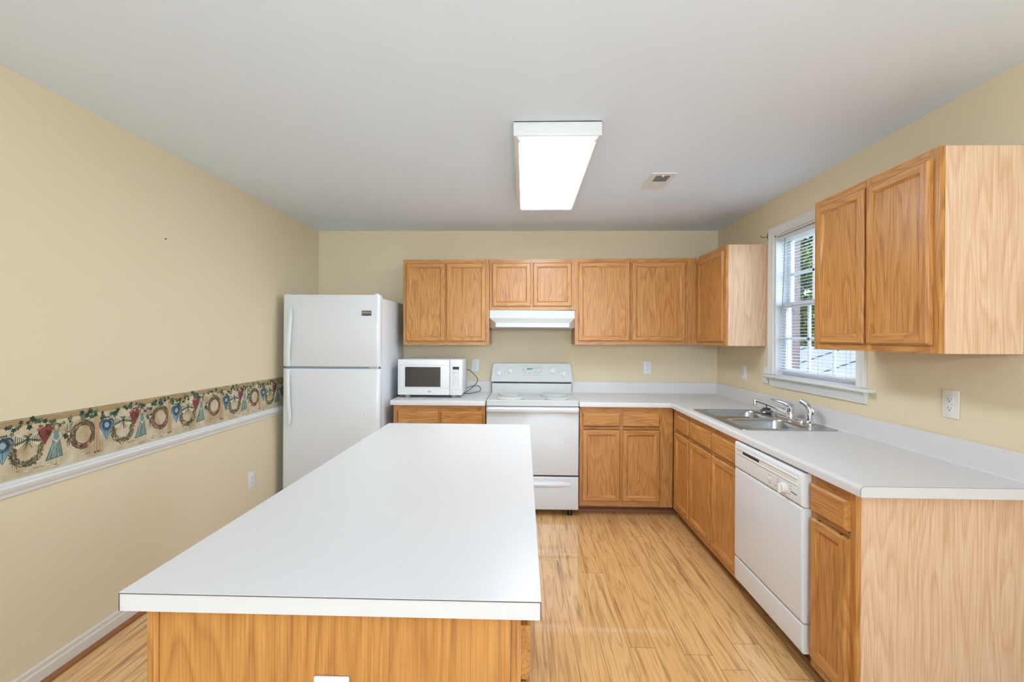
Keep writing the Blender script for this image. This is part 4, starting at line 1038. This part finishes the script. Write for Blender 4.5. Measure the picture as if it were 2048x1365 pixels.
t = thing('curtain_rod_hook', 'small brass curtain rod hook on the wall at the upper left of the window', 'hook', (XR, 3.39, 2.205))
MB().box(XR - .003, XR - .0003, 3.378, 3.392, 2.185, 2.230, brass_m, .001).build('back_plate', t)
MB().tube([(XR - .003, 3.385, 2.205), (XR - .025, 3.392, 2.200), (XR - .042, 3.405, 2.205), (XR - .046, 3.408, 2.218)], .0030, brass_m, 8).build('hook_arm', t)
lone(MB().lathe((XL, 2.413, 1.972), [(.0035, 0), (.0035, .004), (.001, .005)], dark_m, 12, axis=(1, 0, 0)).build('nail'), 'tiny dark nail head alone in the left wall', 'nail')

# ------------------------------------------------------------------ outside the kitchen window
grass_m = mat('lawn', lin(96, 118, 62), 0.9, noise=(3.0, lin(120, 138, 78)))
struct(MB().box(XR + .4, 40, -12, 60, -.62, -.6, grass_m).build('ground'))
roof_m = mat('pale_metal_roof', lin(148, 156, 168), 0.4)
siding_m = mat('pale_siding', lin(222, 226, 230), 0.7)
t = thing('shed', 'pale low shed roof seen through the blind below the trees', 'shed', (7.3, 10.6, -.6))
b = MB(); b.add([(5.6, 7.2, .20), (5.6, 14.6, .20), (8.6, 14.6, 1.25), (8.6, 7.2, 1.25), (5.6, 7.2, .16), (5.6, 14.6, .16), (8.6, 14.6, 1.21), (8.6, 7.2, 1.21)], [[0, 1, 2, 3], [4, 5, 6, 7], [0, 1, 5, 4], [1, 2, 6, 5], [2, 3, 7, 6], [3, 0, 4, 7]], roof_m)
b.build('roof', t)
b = MB()
for k in range(5):
    y = 7.6 + k * 1.5; b.add([(5.6, y, .20), (5.6, y + .03, .20), (8.6, y + .03, 1.25), (8.6, y, 1.25), (5.6, y, .235), (5.6, y + .03, .235), (8.6, y + .03, 1.285), (8.6, y, 1.285)], [[0, 1, 2, 3], [4, 5, 6, 7], [0, 1, 5, 4], [1, 2, 6, 5], [2, 3, 7, 6], [3, 0, 4, 7]], grey_m)
b.build('roof_seams', t)
MB().box(5.9, 8.5, 7.4, 14.4, -.6, .30, siding_m).build('wall', t)

bark_m = mat('bark', lin(92, 76, 60), 0.9, bump=(18, .6))
leaf_ms = []
for nm, c in (('leaf_bright', (168, 198, 96)), ('leaf_mid', (108, 152, 84)), ('leaf_deep', (66, 108, 74))):
    m = mat(nm, lin(*c), 0.5); m.node_tree.nodes['Principled BSDF'].inputs['Subsurface Weight'].default_value = 0.0
    nt = m.node_tree; tr = nt.nodes.new('ShaderNodeBsdfTranslucent'); tr.inputs[0].default_value = lin(min(255, c[0] + 40), min(255, c[1] + 40), c[2]); mx = nt.nodes.new('ShaderNodeMixShader'); mx.inputs[0].default_value = .4
    nt.links.new(nt.nodes['Principled BSDF'].outputs[0], mx.inputs[1]); nt.links.new(tr.outputs[0], mx.inputs[2]); nt.links.new(mx.outputs[0], nt.nodes['Material Output'].inputs[0])
    leaf_ms.append(m)
def tree(label, x, y, h, rx, rz, n, seed, w):
    rnd = random.Random(seed)
    t = thing('tree', label, 'tree', (x, y, -.6), 'trees outside the window')
    b = MB().tube([(x, y, -.6), (x + .05, y, h * .3), (x - .05, y + .05, h * .62), (x, y, h * .9)], [.16, .12, .08, .02], bark_m, 10)
    for k in range(9):
        a = k * 2.4; z0 = h * (.22 + .06 * k); L = rx * rnd.uniform(.5, .85)
        b.tube([(x, y, z0), (x + L * .5 * math.cos(a), y + L * .5 * math.sin(a), z0 + .25), (x + L * math.cos(a), y + L * math.sin(a), z0 + .7)], [.05, .03, .008], bark_m, 6, 3)
    b.build('trunk', t)
    f = MB()
    cl = [(max(-.85, min(.85, rnd.gauss(0, .45))), max(-.85, min(.85, rnd.gauss(0, .45))), rnd.uniform(-1, 1)) for _ in range(60)]
    for i in range(n):
        c = rnd.choice(cl); s = rnd.uniform(.05, .095) * (1 + rx * .15)
        p = Vector((x + c[0] * rx + max(-.3, min(.3, rnd.gauss(0, .2))), y + c[1] * rx + max(-.3, min(.3, rnd.gauss(0, .2))), h * .52 + c[2] * rz + rnd.gauss(0, .18)))
        q = Matrix.Rotation(rnd.uniform(0, 6.28), 3, 'Z') @ Matrix.Rotation(rnd.uniform(-1.1, 1.1), 3, 'X') @ Matrix.Rotation(rnd.uniform(-.6, .6), 3, 'Y')
        pts = [(0, -1.2, 0), (.6, -.25, .12), (.42, .5, .1), (0, 1.2, -.1), (-.42, .5, .1), (-.6, -.25, .12)]
        f.add([p + q @ Vector(v) * s for v in pts], [[0, 1, 2, 3], [0, 3, 4, 5]], rnd.choices(leaf_ms, w)[0])
    f.build('foliage', t, recalc=False, smooth=False)
tree('bright green leafy tree nearest behind the pale shed, seen at the left of the panes', 10.4, 17.7, 6.2, 1.5, 3.0, 15000, 2, (3, 4, 5))
tree('deep green tree behind the pale shed, seen in the middle of the panes', 17.0, 28.0, 10.6, 3.2, 5.2, 19000, 5, (3, 4, 5))
tree('leafy tree farther right behind the blind, mostly hidden by the large cabinet', 15.0, 20.4, 7.8, 2.1, 3.8, 15000, 9, (3, 4, 5))
